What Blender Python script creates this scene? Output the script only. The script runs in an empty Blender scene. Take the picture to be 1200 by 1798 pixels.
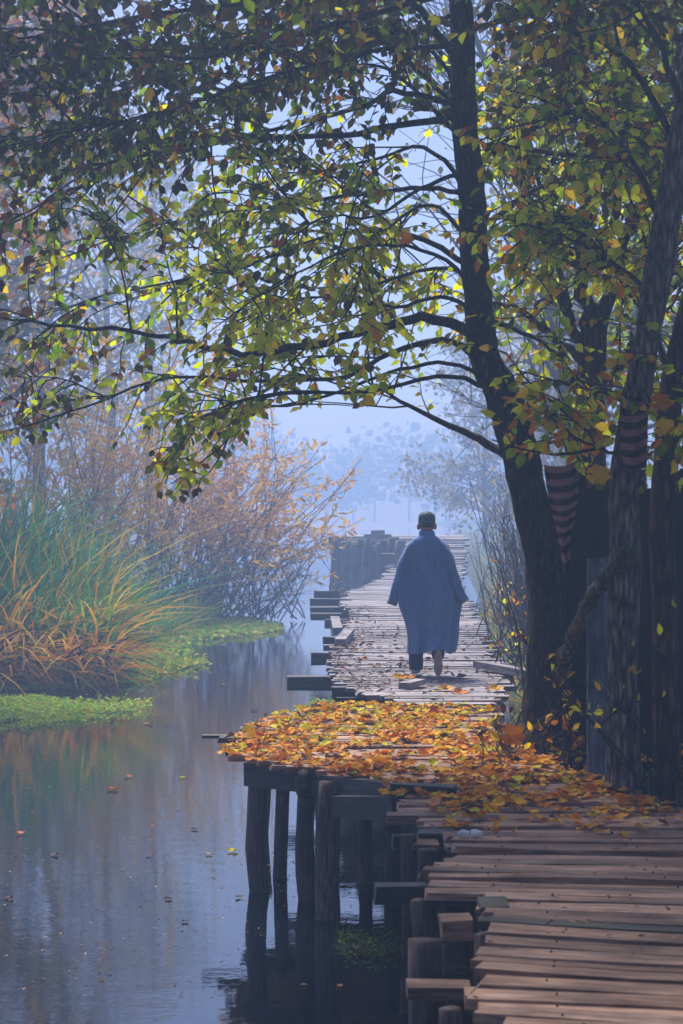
import bpy, bmesh, math, random
import numpy as np
from mathutils import Vector, Matrix
random.seed(11)
RNG = np.random.default_rng(7)
SC = bpy.context.scene
C = SC.collection

# ------------------------------------------------------------------ camera, sky, sun, exposure
F, U0, V0, HC = 3500.0, 600.0, 880.0, 2.88      # focal length in photo pixels, principal column, horizon row, eye height
cam = bpy.data.cameras.new('camera')
cam.sensor_fit = 'VERTICAL'; cam.sensor_height = 36.0
cam.lens = F / 1798 * 36.0
cam.shift_y = -(899 - V0) / 1798
cam.clip_start = 0.1; cam.clip_end = 1000
cam.dof.use_dof = True; cam.dof.focus_distance = 20.0; cam.dof.aperture_fstop = 5.0
cam_o = bpy.data.objects.new('camera', cam); C.objects.link(cam_o)
cam_o.location = (0, 0, HC); cam_o.rotation_euler = (math.radians(90), 0, 0)
SC.camera = cam_o

SUN_EL, SUN_AZ = math.radians(54), math.radians(-18)      # azimuth measured from +Y towards +X
world = bpy.data.worlds.new('World'); SC.world = world; world.use_nodes = True
wt = world.node_tree; wt.nodes.clear()
sky = wt.nodes.new('ShaderNodeTexSky'); sky.sky_type = 'NISHITA'; sky.sun_disc = False
sky.sun_elevation = SUN_EL; sky.sun_rotation = SUN_AZ
sky.air_density = 1.6; sky.dust_density = 0.6; sky.ozone_density = 4.0
bg = wt.nodes.new('ShaderNodeBackground'); bg.inputs['Strength'].default_value = 0.05
wo = wt.nodes.new('ShaderNodeOutputWorld')
tint = wt.nodes.new('ShaderNodeMix'); tint.data_type = 'RGBA'; tint.blend_type = 'MULTIPLY'; tint.inputs[0].default_value = 1.0
tint.inputs[7].default_value = (.97, .87, 1.24, 1)          # the violet cast the whole misty morning has
wt.links.new(sky.outputs[0], tint.inputs[6]); wt.links.new(tint.outputs[2], bg.inputs[0]); wt.links.new(bg.outputs[0], wo.inputs[0])
sun = bpy.data.lights.new('sun', 'SUN'); sun.energy = 4.2; sun.angle = math.radians(20); sun.color = (1, .95, .88)
sun_o = bpy.data.objects.new('sun', sun); C.objects.link(sun_o)
sd = Vector((math.sin(SUN_AZ) * math.cos(SUN_EL), math.cos(SUN_AZ) * math.cos(SUN_EL), math.sin(SUN_EL)))
sun_o.rotation_euler = sd.to_track_quat('Z', 'Y').to_euler()
SC.view_settings.view_transform = 'Standard'; SC.view_settings.look = 'None'
SC.view_settings.exposure = 0.92; SC.view_settings.gamma = 1.0
SC.render.engine = 'CYCLES'
SC.cycles.use_denoising = True
SC.cycles.max_bounces = 6; SC.cycles.volume_bounces = 4; SC.cycles.transmission_bounces = 4
SC.cycles.diffuse_bounces = 3; SC.cycles.glossy_bounces = 3
SC.cycles.sample_clamp_indirect = 4.0
FOG_DENSITY, FOG_COLOR = 0.0063, (.45, .64, 1.0)

# ------------------------------------------------------------------ helpers
def P(u, v, Y):
    """world point that the photograph shows at pixel (u, v) when it stands Y metres away"""
    return np.array(((u - U0) / F * Y, Y, HC - (v - V0) / F * Y))
def G(u, v, z):
    """world point on the level z seen at pixel (u, v)"""
    Y = F * (HC - z) / (v - V0)
    return np.array(((u - U0) / F * Y, Y, z))
def proj(p):
    return U0 + p[..., 0] / p[..., 1] * F, V0 + (HC - p[..., 2]) / p[..., 1] * F
def nrm(a):
    a = np.asarray(a, float); return a / (np.linalg.norm(a, axis=-1, keepdims=True) + 1e-9)
def rnd(a, b): return random.uniform(a, b)

def thing(name, label, cat, loc=(0, 0, 0), group=None, kind=None):
    o = bpy.data.objects.new(name, None); C.objects.link(o); o.location = [float(x) for x in loc]
    o.empty_display_size = .2
    return tag(o, label, cat, group, kind)
def tag(o, label=None, cat=None, group=None, kind=None):
    if label: o['label'] = label
    if cat: o['category'] = cat
    if group: o['group'] = group
    if kind: o['kind'] = kind
    return o
def origin(p):
    l = Vector((0, 0, 0))
    while p is not None: l += p.location; p = p.parent
    return np.array(l)

class MB:
    """collects vertices and faces for ONE mesh object (world coordinates)"""
    def __init__(s): s.v = []; s.f = []; s.m = []; s.n = 0
    def add(s, verts, faces, mi=0):
        verts = np.asarray(verts, float); s.v.append(verts)
        for fc in faces: s.f.append([i + s.n for i in fc]); s.m.append(mi)
        s.n += len(verts); return s
    def box(s, c, size, rz=0, rx=0, ry=0, mi=0, jit=0):
        sx, sy, sz = [d / 2 for d in size]
        p = np.array([(x, y, z) for x in (-sx, sx) for y in (-sy, sy) for z in (-sz, sz)])
        if jit: p += RNG.uniform(-jit, jit, p.shape)
        R = np.array((Matrix.Rotation(rz, 3, 'Z') @ Matrix.Rotation(ry, 3, 'Y') @ Matrix.Rotation(rx, 3, 'X')))
        p = p @ R.T + np.asarray(c)
        return s.add(p, [(0, 1, 3, 2), (4, 6, 7, 5), (0, 4, 5, 1), (2, 3, 7, 6), (0, 2, 6, 4), (1, 5, 7, 3)], mi)
    def tube(s, pts, rad, n=8, mi=0, cap=True, rough=0, lobes=None):
        pts = np.asarray(pts, float); k = len(pts)
        rad = np.broadcast_to(np.asarray(rad, float), (k,))
        t = np.gradient(pts, axis=0); t = nrm(t)
        ref = np.array((1., 0, 0)) if abs(t[0][0]) < .8 else np.array((0, 1., 0))
        vs = []
        a = np.linspace(0, 2 * math.pi, n, endpoint=False)
        prev = ref
        for i in range(k):
            x = prev - t[i] * np.dot(prev, t[i]); x = nrm(x); prev = x
            y = np.cross(t[i], x)
            r = rad[i] * (1 + (RNG.uniform(-rough, rough, n) if rough else 0))
            if lobes is not None and len(lobes) > 3: r = r * (1 + lobes[3] * np.sin(a * 9 + 1.7 * math.sin(i * .23)) + lobes[3] * .7 * np.sin(a * 13 - i * .21) + lobes[3] * .8 * math.sin(i * .9 + lobes[2]))
            if lobes is not None: r = r * (1 + lobes[0] * np.sin(a * lobes[1] + i * .25 + lobes[2]) + lobes[0] * .6 * np.sin(a * (lobes[1] - 2) - i * .4))
            vs.append(pts[i] + np.outer(np.cos(a) * r, x) + np.outer(np.sin(a) * r, y))
        vs = np.concatenate(vs); fs = []
        for i in range(k - 1):
            for j in range(n):
                b = (j + 1) % n
                fs.append((i * n + j, i * n + b, (i + 1) * n + b, (i + 1) * n + j))
        if cap:
            fs.append(tuple(range(n))[::-1]); fs.append(tuple((k - 1) * n + j for j in range(n)))
        return s.add(vs, fs, mi)
    def build(s, name, mats, parent=None, smooth=False, kind=None):
        v = np.concatenate(s.v) if s.v else np.zeros((0, 3))
        o = mesh_object(name, v - origin(parent), s.f, mats, parent, smooth, s.m)
        if kind: o['kind'] = kind
        return o
def mesh_object(name, v, faces, mats, parent=None, smooth=False, mi=None, recenter=False):
    me = bpy.data.meshes.new(name)
    me.from_pydata(np.asarray(v).tolist(), [], faces)
    if not isinstance(mats, (list, tuple)): mats = [mats]
    for m in mats: me.materials.append(m)
    if mi is not None and len(mats) > 1: me.polygons.foreach_set('material_index', np.asarray(mi, np.int32))
    if smooth: me.polygons.foreach_set('use_smooth', np.ones(len(me.polygons), bool))
    o = bpy.data.objects.new(name, me); C.objects.link(o)
    if parent is not None: o.parent = parent
    return o
def spline(pts, n):
    """Catmull-Rom through the rows of pts (any number of columns)"""
    pts = np.asarray(pts, float); k = len(pts)
    if k == 2: 
        t = np.linspace(0, 1, n)[:, None]; return pts[0] * (1 - t) + pts[1] * t
    q = np.vstack([2 * pts[0] - pts[1], pts, 2 * pts[-1] - pts[-2]])
    out = []
    for t in np.linspace(0, k - 1 - 1e-9, n):
        i = int(t); f = t - i
        a, b, c, d = q[i], q[i + 1], q[i + 2], q[i + 3]
        out.append(.5 * (2 * b + (c - a) * f + (2 * a - 5 * b + 4 * c - d) * f * f + (3 * b - 3 * c + d - a) * f ** 3))
    return np.array(out)

# ------------------------------------------------------------------ materials
def new_mat(name):
    m = bpy.data.materials.new(name); m.use_nodes = True
    nt = m.node_tree; nt.nodes.clear()
    return m, nt, nt.nodes.new('ShaderNodeOutputMaterial')
def ramp(nt, fac, stops):
    r = nt.nodes.new('ShaderNodeValToRGB'); e = r.color_ramp.elements
    while len(e) < len(stops): e.new(.5)
    for i, (p, c) in enumerate(stops): e[i].position = p; e[i].color = (*c, 1)
    nt.links.new(fac, r.inputs[0]); return r.outputs[0]
def mapping(nt, scale, vec=None, loc=None):
    mp = nt.nodes.new('ShaderNodeMapping'); mp.inputs['Scale'].default_value = scale
    if vec is None:
        vec = nt.nodes.new('ShaderNodeTexCoord').outputs['Object']
    nt.links.new(vec, mp.inputs[0])
    if loc is not None: nt.links.new(loc, mp.inputs['Location'])
    return mp.outputs[0]
def noise(nt, vec, scale, detail=4, rough=.6):
    n = nt.nodes.new('ShaderNodeTexNoise'); n.inputs['Scale'].default_value = scale
    n.inputs['Detail'].default_value = detail; n.inputs['Roughness'].default_value = rough
    nt.links.new(vec, n.inputs['Vector']); return n.outputs['Fac']
def math_(nt, op, a, b):
    n = nt.nodes.new('ShaderNodeMath'); n.operation = op
    for i, x in enumerate((a, b)):
        if isinstance(x, (int, float)): n.inputs[i].default_value = x
        else: nt.links.new(x, n.inputs[i])
    return n.outputs[0]
def mix(nt, fac, a, b, mode='MIX'):
    n = nt.nodes.new('ShaderNodeMix'); n.data_type = 'RGBA'; n.blend_type = mode
    for i, x in ((0, fac), (6, a), (7, b)):
        if isinstance(x, (int, float)): n.inputs[i].default_value = x
        elif isinstance(x, tuple): n.inputs[i].default_value = (*x, 1)
        else: nt.links.new(x, n.inputs[i])
    return n.outputs[2]
def bump(nt, h, dist, strength=1):
    b = nt.nodes.new('ShaderNodeBump'); b.inputs['Strength'].default_value = strength; b.inputs['Distance'].default_value = dist
    nt.links.new(h, b.inputs['Height']); return b.outputs[0]
def principled(nt, out, col, rough, nrm_=None, spec=.5, **kw):
    p = nt.nodes.new('ShaderNodeBsdfPrincipled')
    if isinstance(col, tuple): p.inputs['Base Color'].default_value = (*col, 1)
    else: nt.links.new(col, p.inputs['Base Color'])
    if isinstance(rough, (int, float)): p.inputs['Roughness'].default_value = rough
    else: nt.links.new(rough, p.inputs['Roughness'])
    p.inputs['Specular IOR Level'].default_value = spec
    for k, v in kw.items(): p.inputs[k].default_value = v
    if nrm_ is not None: nt.links.new(nrm_, p.inputs['Normal'])
    nt.links.new(p.outputs[0], out.inputs[0]); return p

def wood_mat(name, dark, mid, light, rough=.55, spec=.5, moss=0.0, axis=0):
    """weathered board: long grain, cracks, stains, a tone of its own per board"""
    m, nt, out = new_mat(name)
    oi = nt.nodes.new('ShaderNodeObjectInfo')
    cmb = nt.nodes.new('ShaderNodeCombineXYZ')
    r9 = math_(nt, 'MULTIPLY', oi.outputs['Random'], 37.0)
    for i in range(3): nt.links.new(r9, cmb.inputs[i])
    sc = [14., 14., 14.]; sc[axis] = .9
    g = noise(nt, mapping(nt, tuple(sc), loc=cmb.outputs[0]), 4.0, 7, .65)
    sc2 = [2.2, 2.2, 2.2]; sc2[axis] = 1.1
    st = noise(nt, mapping(nt, tuple(sc2), loc=cmb.outputs[0]), 1.6, 4, .6)
    col = ramp(nt, g, [(.28, dark), (.5, mid), (.72, light)])
    hue = math_(nt, 'FRACT', math_(nt, 'MULTIPLY', oi.outputs['Random'], 7.31), 0)
    col = mix(nt, math_(nt, 'MULTIPLY', hue, .55), col, mix(nt, 1.0, col, (.92, 1.05, 1.25), 'MULTIPLY'))
    tone = math_(nt, 'ADD', math_(nt, 'MULTIPLY', oi.outputs['Random'], .8), .58)
    tint = nt.nodes.new('ShaderNodeCombineXYZ')
    for i in range(3): nt.links.new(tone, tint.inputs[i])
    col = mix(nt, 1.0, col, tint.outputs[0], 'MULTIPLY')
    col = mix(nt, ramp(nt, st, [(.42, (0, 0, 0)), (.62, (.65, .65, .65))]), col, dark)
    if moss:
        mm = noise(nt, mapping(nt, (1, 1, 1), loc=cmb.outputs[0]), 3.0, 5, .7)
        col = mix(nt, ramp(nt, mm, [(.62 - .2 * moss, (0, 0, 0)), (.75 - .1 * moss, (.8, .8, .8))]), col, (.05, .075, .012))
    b = bump(nt, g, .006, .8)
    rr = math_(nt, 'ADD', math_(nt, 'MULTIPLY', st, .35), rough - .17)
    principled(nt, out, col, rr, b, spec)
    return m
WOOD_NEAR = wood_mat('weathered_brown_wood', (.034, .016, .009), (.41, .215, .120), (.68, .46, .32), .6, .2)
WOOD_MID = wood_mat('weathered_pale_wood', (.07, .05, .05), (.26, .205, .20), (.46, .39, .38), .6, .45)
WOOD_FAR = wood_mat('mist_paled_wood', (.04, .04, .042), (.12, .115, .115), (.22, .21, .21), .7, .3)  # dark timber lightened for the far deck: haze put into the colour
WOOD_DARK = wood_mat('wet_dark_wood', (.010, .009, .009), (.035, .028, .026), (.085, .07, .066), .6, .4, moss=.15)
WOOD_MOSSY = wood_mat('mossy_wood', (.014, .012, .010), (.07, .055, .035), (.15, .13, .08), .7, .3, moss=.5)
WOOD_SHED = wood_mat('shed_boards', (.006, .005, .005), (.022, .016, .014), (.05, .036, .03), .8, .2, axis=2)
WOOD_GREY = wood_mat('grey_board', (.03, .032, .04), (.16, .175, .22), (.34, .36, .43), .8, .3, axis=2)
POST_M = wood_mat('post_bark', (.020, .011, .008), (.13, .078, .055), (.28, .19, .145), .75, .3, moss=.25, axis=2)

def bark_mat(name, dark, mid, light, sc=(10, 10, 2.8), depth=.02, moss=.0):
    m, nt, out = new_mat(name)
    vec = mapping(nt, sc)
    n1 = noise(nt, vec, 3.0, 8, .7)
    vr = nt.nodes.new('ShaderNodeTexVoronoi'); vr.inputs['Scale'].default_value = 2.5; vr.feature = 'DISTANCE_TO_EDGE'
    nt.links.new(vec, vr.inputs['Vector'])
    h = math_(nt, 'ADD', math_(nt, 'MULTIPLY', vr.outputs[0], 1.2), n1)
    col = ramp(nt, h, [(.45, dark), (.75, mid), (1.0, light)])
    if moss:
        mm = noise(nt, mapping(nt, (1, 1, .7)), 2.3, 5, .7)
        col = mix(nt, ramp(nt, mm, [(.5, (0, 0, 0)), (.68, (moss, moss, moss))]), col, (.035, .05, .012))
    principled(nt, out, col, .85, bump(nt, h, depth, 1), .25)
    return m
BARK = bark_mat('dark_bark', (.008, .007, .007), (.030, .022, .020), (.085, .062, .055), moss=.55)
BARK_MOSS = bark_mat('mossy_bark', (.02, .018, .012), (.10, .09, .06), (.24, .22, .15), moss=.5)
BARK_GREY = bark_mat('furrowed_grey_bark', (.03, .022, .02), (.20, .145, .125), (.42, .33, .30), (12, 12, 2.2), .035)
BARK_RED = bark_mat('red_brown_bark', (.016, .008, .006), (.085, .040, .028), (.17, .09, .06), (8, 8, 1.4), .02)
BARK_FAR = bark_mat('mist_paled_bark', (.10, .085, .08), (.22, .19, .18), (.34, .30, .28))  # bark paled so distant trunks sink into mist, haze carried by colour

def leaf_mat(name, c, c2, trans=.5, rough=.5):
    m, nt, out = new_mat(name)
    geo = nt.nodes.new('ShaderNodeNewGeometry'); oi = nt.nodes.new('ShaderNodeObjectInfo')
    f = math_(nt, 'FRACT', math_(nt, 'ADD', geo.outputs['Random Per Island'], oi.outputs['Random']), 0)
    n = noise(nt, mapping(nt, (1, 1, 1), geo.outputs['Position']), 26, 3, .6)
    f = math_(nt, 'ADD', math_(nt, 'MULTIPLY', f, .65), math_(nt, 'MULTIPLY', n, .35))
    col = ramp(nt, f, [(.15, c), (.85, c2)])
    p = nt.nodes.new('ShaderNodeBsdfPrincipled'); nt.links.new(col, p.inputs['Base Color'])
    p.inputs['Roughness'].default_value = rough; p.inputs['Specular IOR Level'].default_value = .08
    t = nt.nodes.new('ShaderNodeBsdfTranslucent'); nt.links.new(col, t.inputs[0])
    mx = nt.nodes.new('ShaderNodeMixShader'); mx.inputs[0].default_value = trans
    nt.links.new(p.outputs[0], mx.inputs[1]); nt.links.new(t.outputs[0], mx.inputs[2]); nt.links.new(mx.outputs[0], out.inputs[0])
    return m
LM = {
    'green': leaf_mat('green_leaf', (.13, .26, .005), (.27, .40, .008), .72),
    'lime': leaf_mat('lime_leaf', (.42, .54, .005), (.70, .68, .008), .74),
    'yellow': leaf_mat('yellow_leaf', (.62, .42, .008), (.80, .52, .012), .65),
    'olive': leaf_mat('olive_leaf', (.055, .065, .006), (.15, .125, .010)),
    'brown': leaf_mat('brown_leaf', (.065, .030, .008), (.20, .080, .012)),
    'orange': leaf_mat('orange_leaf', (.55, .16, .008), (.75, .30, .012)),
}
FALL = {
    'orange': leaf_mat('fallen_orange', (.62, .18, .005), (.82, .33, .008), .15, .6),
    'amber': leaf_mat('fallen_amber', (.70, .31, .006), (.86, .46, .010), .15, .6),
    'rust': leaf_mat('fallen_rust', (.34, .075, .005), (.58, .16, .008), .15, .6),
    'lime': leaf_mat('fallen_lime', (.52, .48, .008), (.72, .58, .012), .15, .6),
    'tan': leaf_mat('fallen_tan', (.42, .22, .07), (.65, .38, .15), .15, .6),
    'brown': leaf_mat('fallen_brown', (.06, .03, .016), (.20, .10, .055), .1, .6),
}
HAZY = {
    'peach': leaf_mat('peach_leaf', (.80, .40, .035), (.90, .54, .06), .4),
    'gold': leaf_mat('gold_leaf', (.80, .46, .01), (.85, .58, .03), .4),
    'rustred': leaf_mat('rust_red_leaf', (.45, .12, .01), (.75, .24, .02), .4),
    'dull': leaf_mat('dull_leaf', (.22, .19, .10), (.40, .30, .15), .5),  # haze put into the leaf colour of far foliage
}
REED = {
    'teal': leaf_mat('teal_reed', (.03, .21, .08), (.07, .34, .11), .45, .6),
    'green': leaf_mat('green_reed', (.10, .26, .010), (.25, .42, .025), .45, .6),
    'straw': leaf_mat('straw_reed', (.58, .42, .04), (.78, .58, .08), .45, .6),
    'rust': leaf_mat('rust_reed', (.72, .29, .010), (.90, .48, .03), .45, .6),
    'dark': leaf_mat('dark_reed', (.02, .035, .010), (.05, .045, .014), .2, .6),
}
WEED = {
    'bright': leaf_mat('bright_weed', (.32, .58, .008), (.52, .68, .012), .25, .6),
    'mid': leaf_mat('mid_weed', (.16, .38, .008), (.30, .50, .010), .25, .6),
    'yellow': leaf_mat('yellow_weed', (.50, .46, .015), (.62, .52, .03), .25, .6),
}
def plain_noise_mat(name, a, b, sc=6, rough=.8, dist=.01, spec=.3):
    m, nt, out = new_mat(name)
    n = noise(nt, mapping(nt, (1, 1, 1)), sc, 7, .65)
    principled(nt, out, ramp(nt, n, [(.3, a), (.7, b)]), rough, bump(nt, n, dist), spec)
    return m
SOIL = plain_noise_mat('bank_soil', (.018, .014, .011), (.06, .05, .032), 3, .9, .05)
GRASSY = plain_noise_mat('bank_turf', (.03, .045, .012), (.09, .10, .03), 4, .9, .05)
MATBASE = plain_noise_mat('weed_mat_base', (.05, .09, .008), (.16, .22, .012), 9, .85, .03)

# ------------------------------------------------------------------ setting: terrain, water, haze
def sstep(a, b, x):
    t = np.clip((x - a) / (b - a), 0, 1); return t * t * (3 - 2 * t)
def left_edge(y): return np.interp(y, [-40, 20, 27, 33, 38, 45, 50, 60, 80, 130, 260], [-12, -9, -6.5, -4.1, -4.0, -3.2, -3.0, -4.2, -6, -9, -14])
def right_edge(y): return np.interp(y, [-40, 4, 10, 13, 15, 18, 24, 36, 50, 60, 90, 260], [3.5, 3.2, 2.1, 1.75, 1.25, 1.35, 1.75, 2.3, 2.9, 3.6, 5, 12])
def ground_z(x, y):
    l = sstep(0, 2.2, left_edge(y) - x); r = sstep(0, 1.1, x - right_edge(y))
    b = -.7 + 1.0 * l + 1.45 * r
    hump = sstep(4, 60, np.abs(x) - 6) * 1.6
    return b + .10 * np.sin(x * 1.9 + y * .7) * (l + r) + .06 * np.sin(x * 4.1 - y * 2.3) * (l + r) + hump
def graded(a, b, c, d, fine, n1, n2):
    return np.concatenate([np.linspace(a, b, n1, endpoint=False), np.arange(b, c, fine), np.linspace(c, d, n2)])
gx = graded(-140, -12, 8, 140, .25, 18, 18); gy = graded(-38, 5, 60, 258, .4, 10, 40)
XX, YY = np.meshgrid(gx, gy); ZZ = ground_z(XX, YY)
nx, ny = len(gx), len(gy)
vv = np.stack([XX.ravel(), YY.ravel(), ZZ.ravel()], 1)
ff = [(j * nx + i, j * nx + i + 1, (j + 1) * nx + i + 1, (j + 1) * nx + i) for j in range(ny - 1) for i in range(nx - 1)]
go = mesh_object('ground', vv, ff, GRASSY, None, True); tag(go, kind='structure')

m, nt, out = new_mat('still_water')
geo = nt.nodes.new('ShaderNodeNewGeometry')
w1 = noise(nt, mapping(nt, (1.2, 2.0, 1), geo.outputs['Position']), 2.2, 3, .5)
w2 = noise(nt, mapping(nt, (2.5, 5.0, 1), geo.outputs['Position']), 5.0, 2, .5)
patch = noise(nt, mapping(nt, (.35, .22, 1), geo.outputs['Position']), 1.0, 2, .5)
hh = math_(nt, 'ADD', math_(nt, 'MULTIPLY', w1, .6), math_(nt, 'MULTIPLY', math_(nt, 'MULTIPLY', w2, .30), patch))
wp = principled(nt, out, (.005, .008, .014), .012, bump(nt, hh, .010, .30), .5)
wp.inputs['IOR'].default_value = 1.75
WATER = m
wv = [(-140, -38, 0), (140, -38, 0), (140, 258, 0), (-140, 258, 0)]
wo_ = mesh_object('water', np.array(wv), [(0, 1, 2, 3)], WATER); tag(wo_, kind='structure')

m, nt, out = new_mat('morning_mist')
pv = nt.nodes.new('ShaderNodeVolumePrincipled')
pv.inputs['Color'].default_value = (*FOG_COLOR, 1); pv.inputs['Density'].default_value = FOG_DENSITY
pv.inputs['Anisotropy'].default_value = .5
nt.links.new(pv.outputs[0], out.inputs['Volume'])
hz = MB().box((0, 110, 9.2), (290, 304, 22.4)).build('haze', m); tag(hz, kind='stuff')
#STRUCTURE_END

# ------------------------------------------------------------------ leaves
LEAF_V = np.array([(0, 0, 0), (-.20, .22, .05), (0, .28, -.01), (.20, .22, .05), (-.25, .55, .07), (0, .6, -.02), (.25, .55, .07), (0, 1, -.10)])
LEAF_F = [(0, 2, 1), (0, 3, 2), (1, 2, 5, 4), (2, 3, 6, 5), (4, 5, 7), (5, 6, 7)]
def frames(d, n):
    """rotation matrices whose y axis is d and z axis is close to n"""
    d = nrm(d); x = nrm(np.cross(d, n)); z = np.cross(x, d)
    return np.stack([x, d, z], -1)
def leaf_cloud(name, pos, R, size, mi, mats, parent, tmpl=(LEAF_V, LEAF_F), kind='stuff', wid=1.0):
    """all leaves of one crown beyond the single ones, joined as one part"""
    tv, tf = tmpl
    k = len(pos)
    tv = tv * np.array((wid, 1, 1))
    v = np.einsum('kij,vj->kvi', R, tv) * np.asarray(size)[:, None, None] + pos[:, None, :]
    v = v.reshape(-1, 3) - origin(parent)
    nv = len(tv)
    loops = np.concatenate([np.asarray(f) for f in tf]); tot = np.array([len(f) for f in tf])
    allloops = (loops[None, :] + (np.arange(k) * nv)[:, None]).ravel()
    alltot = np.tile(tot, k); start = np.concatenate([[0], np.cumsum(alltot)[:-1]])
    me = bpy.data.meshes.new(name)
    me.vertices.add(len(v)); me.vertices.foreach_set('co', v.ravel().astype(np.float32))
    me.loops.add(len(allloops)); me.loops.foreach_set('vertex_index', allloops.astype(np.int32))
    me.polygons.add(len(alltot)); me.polygons.foreach_set('loop_start', start.astype(np.int32)); me.polygons.foreach_set('loop_total', alltot.astype(np.int32))
    for mm in mats: me.materials.append(mm)
    me.polygons.foreach_set('material_index', np.repeat(np.asarray(mi), len(tf)).astype(np.int32))
    me.update(); me.validate()
    o = bpy.data.objects.new(name, me); C.objects.link(o)
    if parent is not None: o.parent = parent
    if kind: o['kind'] = kind
    return o
_leafmesh = {}
def single_leaf(name, mat, pos, R, size, parent, tmpl=(LEAF_V, LEAF_F), key='leaf', wid=1.0):
    k = (key, mat.name)
    if k not in _leafmesh:
        me = bpy.data.meshes.new(key + '_' + mat.name)
        me.from_pydata((tmpl[0] * np.array((wid, 1, 1))).tolist(), [], tmpl[1]); me.materials.append(mat); _leafmesh[k] = me
    o = bpy.data.objects.new(name, _leafmesh[k]); C.objects.link(o)
    M = Matrix(R.tolist()).to_4x4() @ Matrix.Diagonal((size, size, size, 1))
    if parent is not None: o.parent = parent
    M.translation = Vector((np.asarray(pos) - origin(parent)).tolist())
    o.matrix_basis = M
    return o

def lowest_row(u):
    """how far down the crown hangs over each column of the view: the outline of this tree's underside"""
    return np.interp(u, [-100, 0, 120, 240, 275, 330, 400, 440, 520, 700, 850, 900, 960, 1060, 1200], [790, 800, 815, 830, 905, 905, 830, 775, 750, 735, 790, 830, 850, 880, 900])
def twig_leaves(limbs, n_twigs, tlen, leaf_step, size, droop=.5, t0=.2, spread=1.0, low=True):
    """twigs springing off the limbs (list of arrays of points) and the leaves along them"""
    tw = MB(); pos = []; dirs = []; nor = []
    L = np.array([np.linalg.norm(np.diff(l, axis=0), axis=1).sum() for l in limbs]); pr = L / L.sum()
    for _ in range(n_twigs):
        l = limbs[RNG.choice(len(limbs), p=pr)]
        t = t0 + (1 - t0) * RNG.random() ** .8
        i = min(int(t * (len(l) - 1)), len(l) - 2)
        p = l[i] + (l[i + 1] - l[i]) * RNG.random(); tan = nrm(l[i + 1] - l[i])
        d = nrm(tan * RNG.uniform(.2, 1.0) + RNG.normal(0, .6, 3) * spread)
        n = RNG.integers(4, 7); ln = tlen * RNG.uniform(.5, 1.35)
        pts = [p]
        for k in range(n):
            d = nrm(d + RNG.normal(0, .18, 3) + np.array((0, 0, -droop * .22)))
            pts.append(pts[-1] + d * ln / n)
        pts = np.array(pts)
        if low:
            ue, ve = proj(pts[[2, -1]])
            if (ve + 25 > lowest_row(ue)).any(): continue
        tw.tube(pts, np.linspace(.007, .0025, len(pts)), 3, cap=False)
        m_ = max(3, int(ln / leaf_step)); sd_ = 1
        for k in range(m_):
            f = (.12 + .88 * (k + RNG.uniform(0, .8)) / m_) * n; j = min(int(f), n - 1); q = pts[j] + (pts[j + 1] - pts[j]) * min(f - j, 1)
            td = nrm(pts[j + 1] - pts[j]); side = nrm(np.cross(td, RNG.normal(0, .35, 3) + np.array((0, 0, 1)))) * sd_; sd_ = -sd_
            pos.append(q); dirs.append(nrm(td * .55 + side * .75 + np.array((0, 0, -droop * .9)) + RNG.normal(0, .28, 3)))
            nor.append(nrm(np.array((0, -.25, .55)) + RNG.normal(0, .6, 3)))
    pos, dirs, nor = np.array(pos), np.array(dirs), np.array(nor)
    sz = size * RNG.uniform(.6, 1.25, len(pos))
    return tw, pos, frames(dirs, nor), sz

def limb(root, pts, r0, r1, mat, n=None, sides=7, name='branch', rough=.06):
    p = spline(pts, n or max(8, 4 * len(pts)))
    p[1:-1] += RNG.normal(0, r0 * .25, p[1:-1].shape)
    rad = r0 + (r1 - r0) * np.linspace(0, 1, len(p)) ** .75
    MB().tube(p, rad, sides, rough=rough).build(name, mat, root, True)
    return p
def sub_limbs(parent_pts, k, ln, up=0., t0=.25, spread=.7):
    out = []
    for _ in range(k):
        t = RNG.uniform(t0, .95); i = min(int(t * (len(parent_pts) - 1)), len(parent_pts) - 2)
        p = parent_pts[i]; tan = nrm(parent_pts[i + 1] - parent_pts[i])
        d = nrm(tan + RNG.normal(0, spread, 3) + np.array((0, 0, up)))
        pts = [p]; 
        for _k in range(5):
            d = nrm(d + RNG.normal(0, .12, 3) + np.array((0, 0, -.03))); pts.append(pts[-1] + d * ln * RNG.uniform(.7, 1.2) / 5)
        out.append(np.array(pts))
    return out
def crown(root, pos, R, sz, choose, mats, n_single=0, wid=1.0, name='foliage', leaf_key='leaf'):
    """the leaves that show largest become parts, the rest one joined part"""
    names = list(mats); idx = np.array([names.index(c) for c in choose(pos)])
    u, v = proj(pos); ok = (u > -10) & (u < 1210) & (v > -10) & (v < 1800) & (pos[:, 1] > 3)
    score = np.where(ok, sz / np.maximum(pos[:, 1], 1), -1)
    order = np.argsort(-score); single = order[:n_single]; rest = order[n_single:]
    for i in single:
        single_leaf('leaf', mats[names[idx[i]]], pos[i], R[i], float(sz[i]), root, key=leaf_key, wid=wid)
    leaf_cloud(name, pos[rest], R[rest], sz[rest], idx[rest], list(mats.values()), root, wid=wid)
def pick(probs):
    """probs: function of positions -> list of dicts is slow, so a table of weights by rule"""
    return probs

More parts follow.
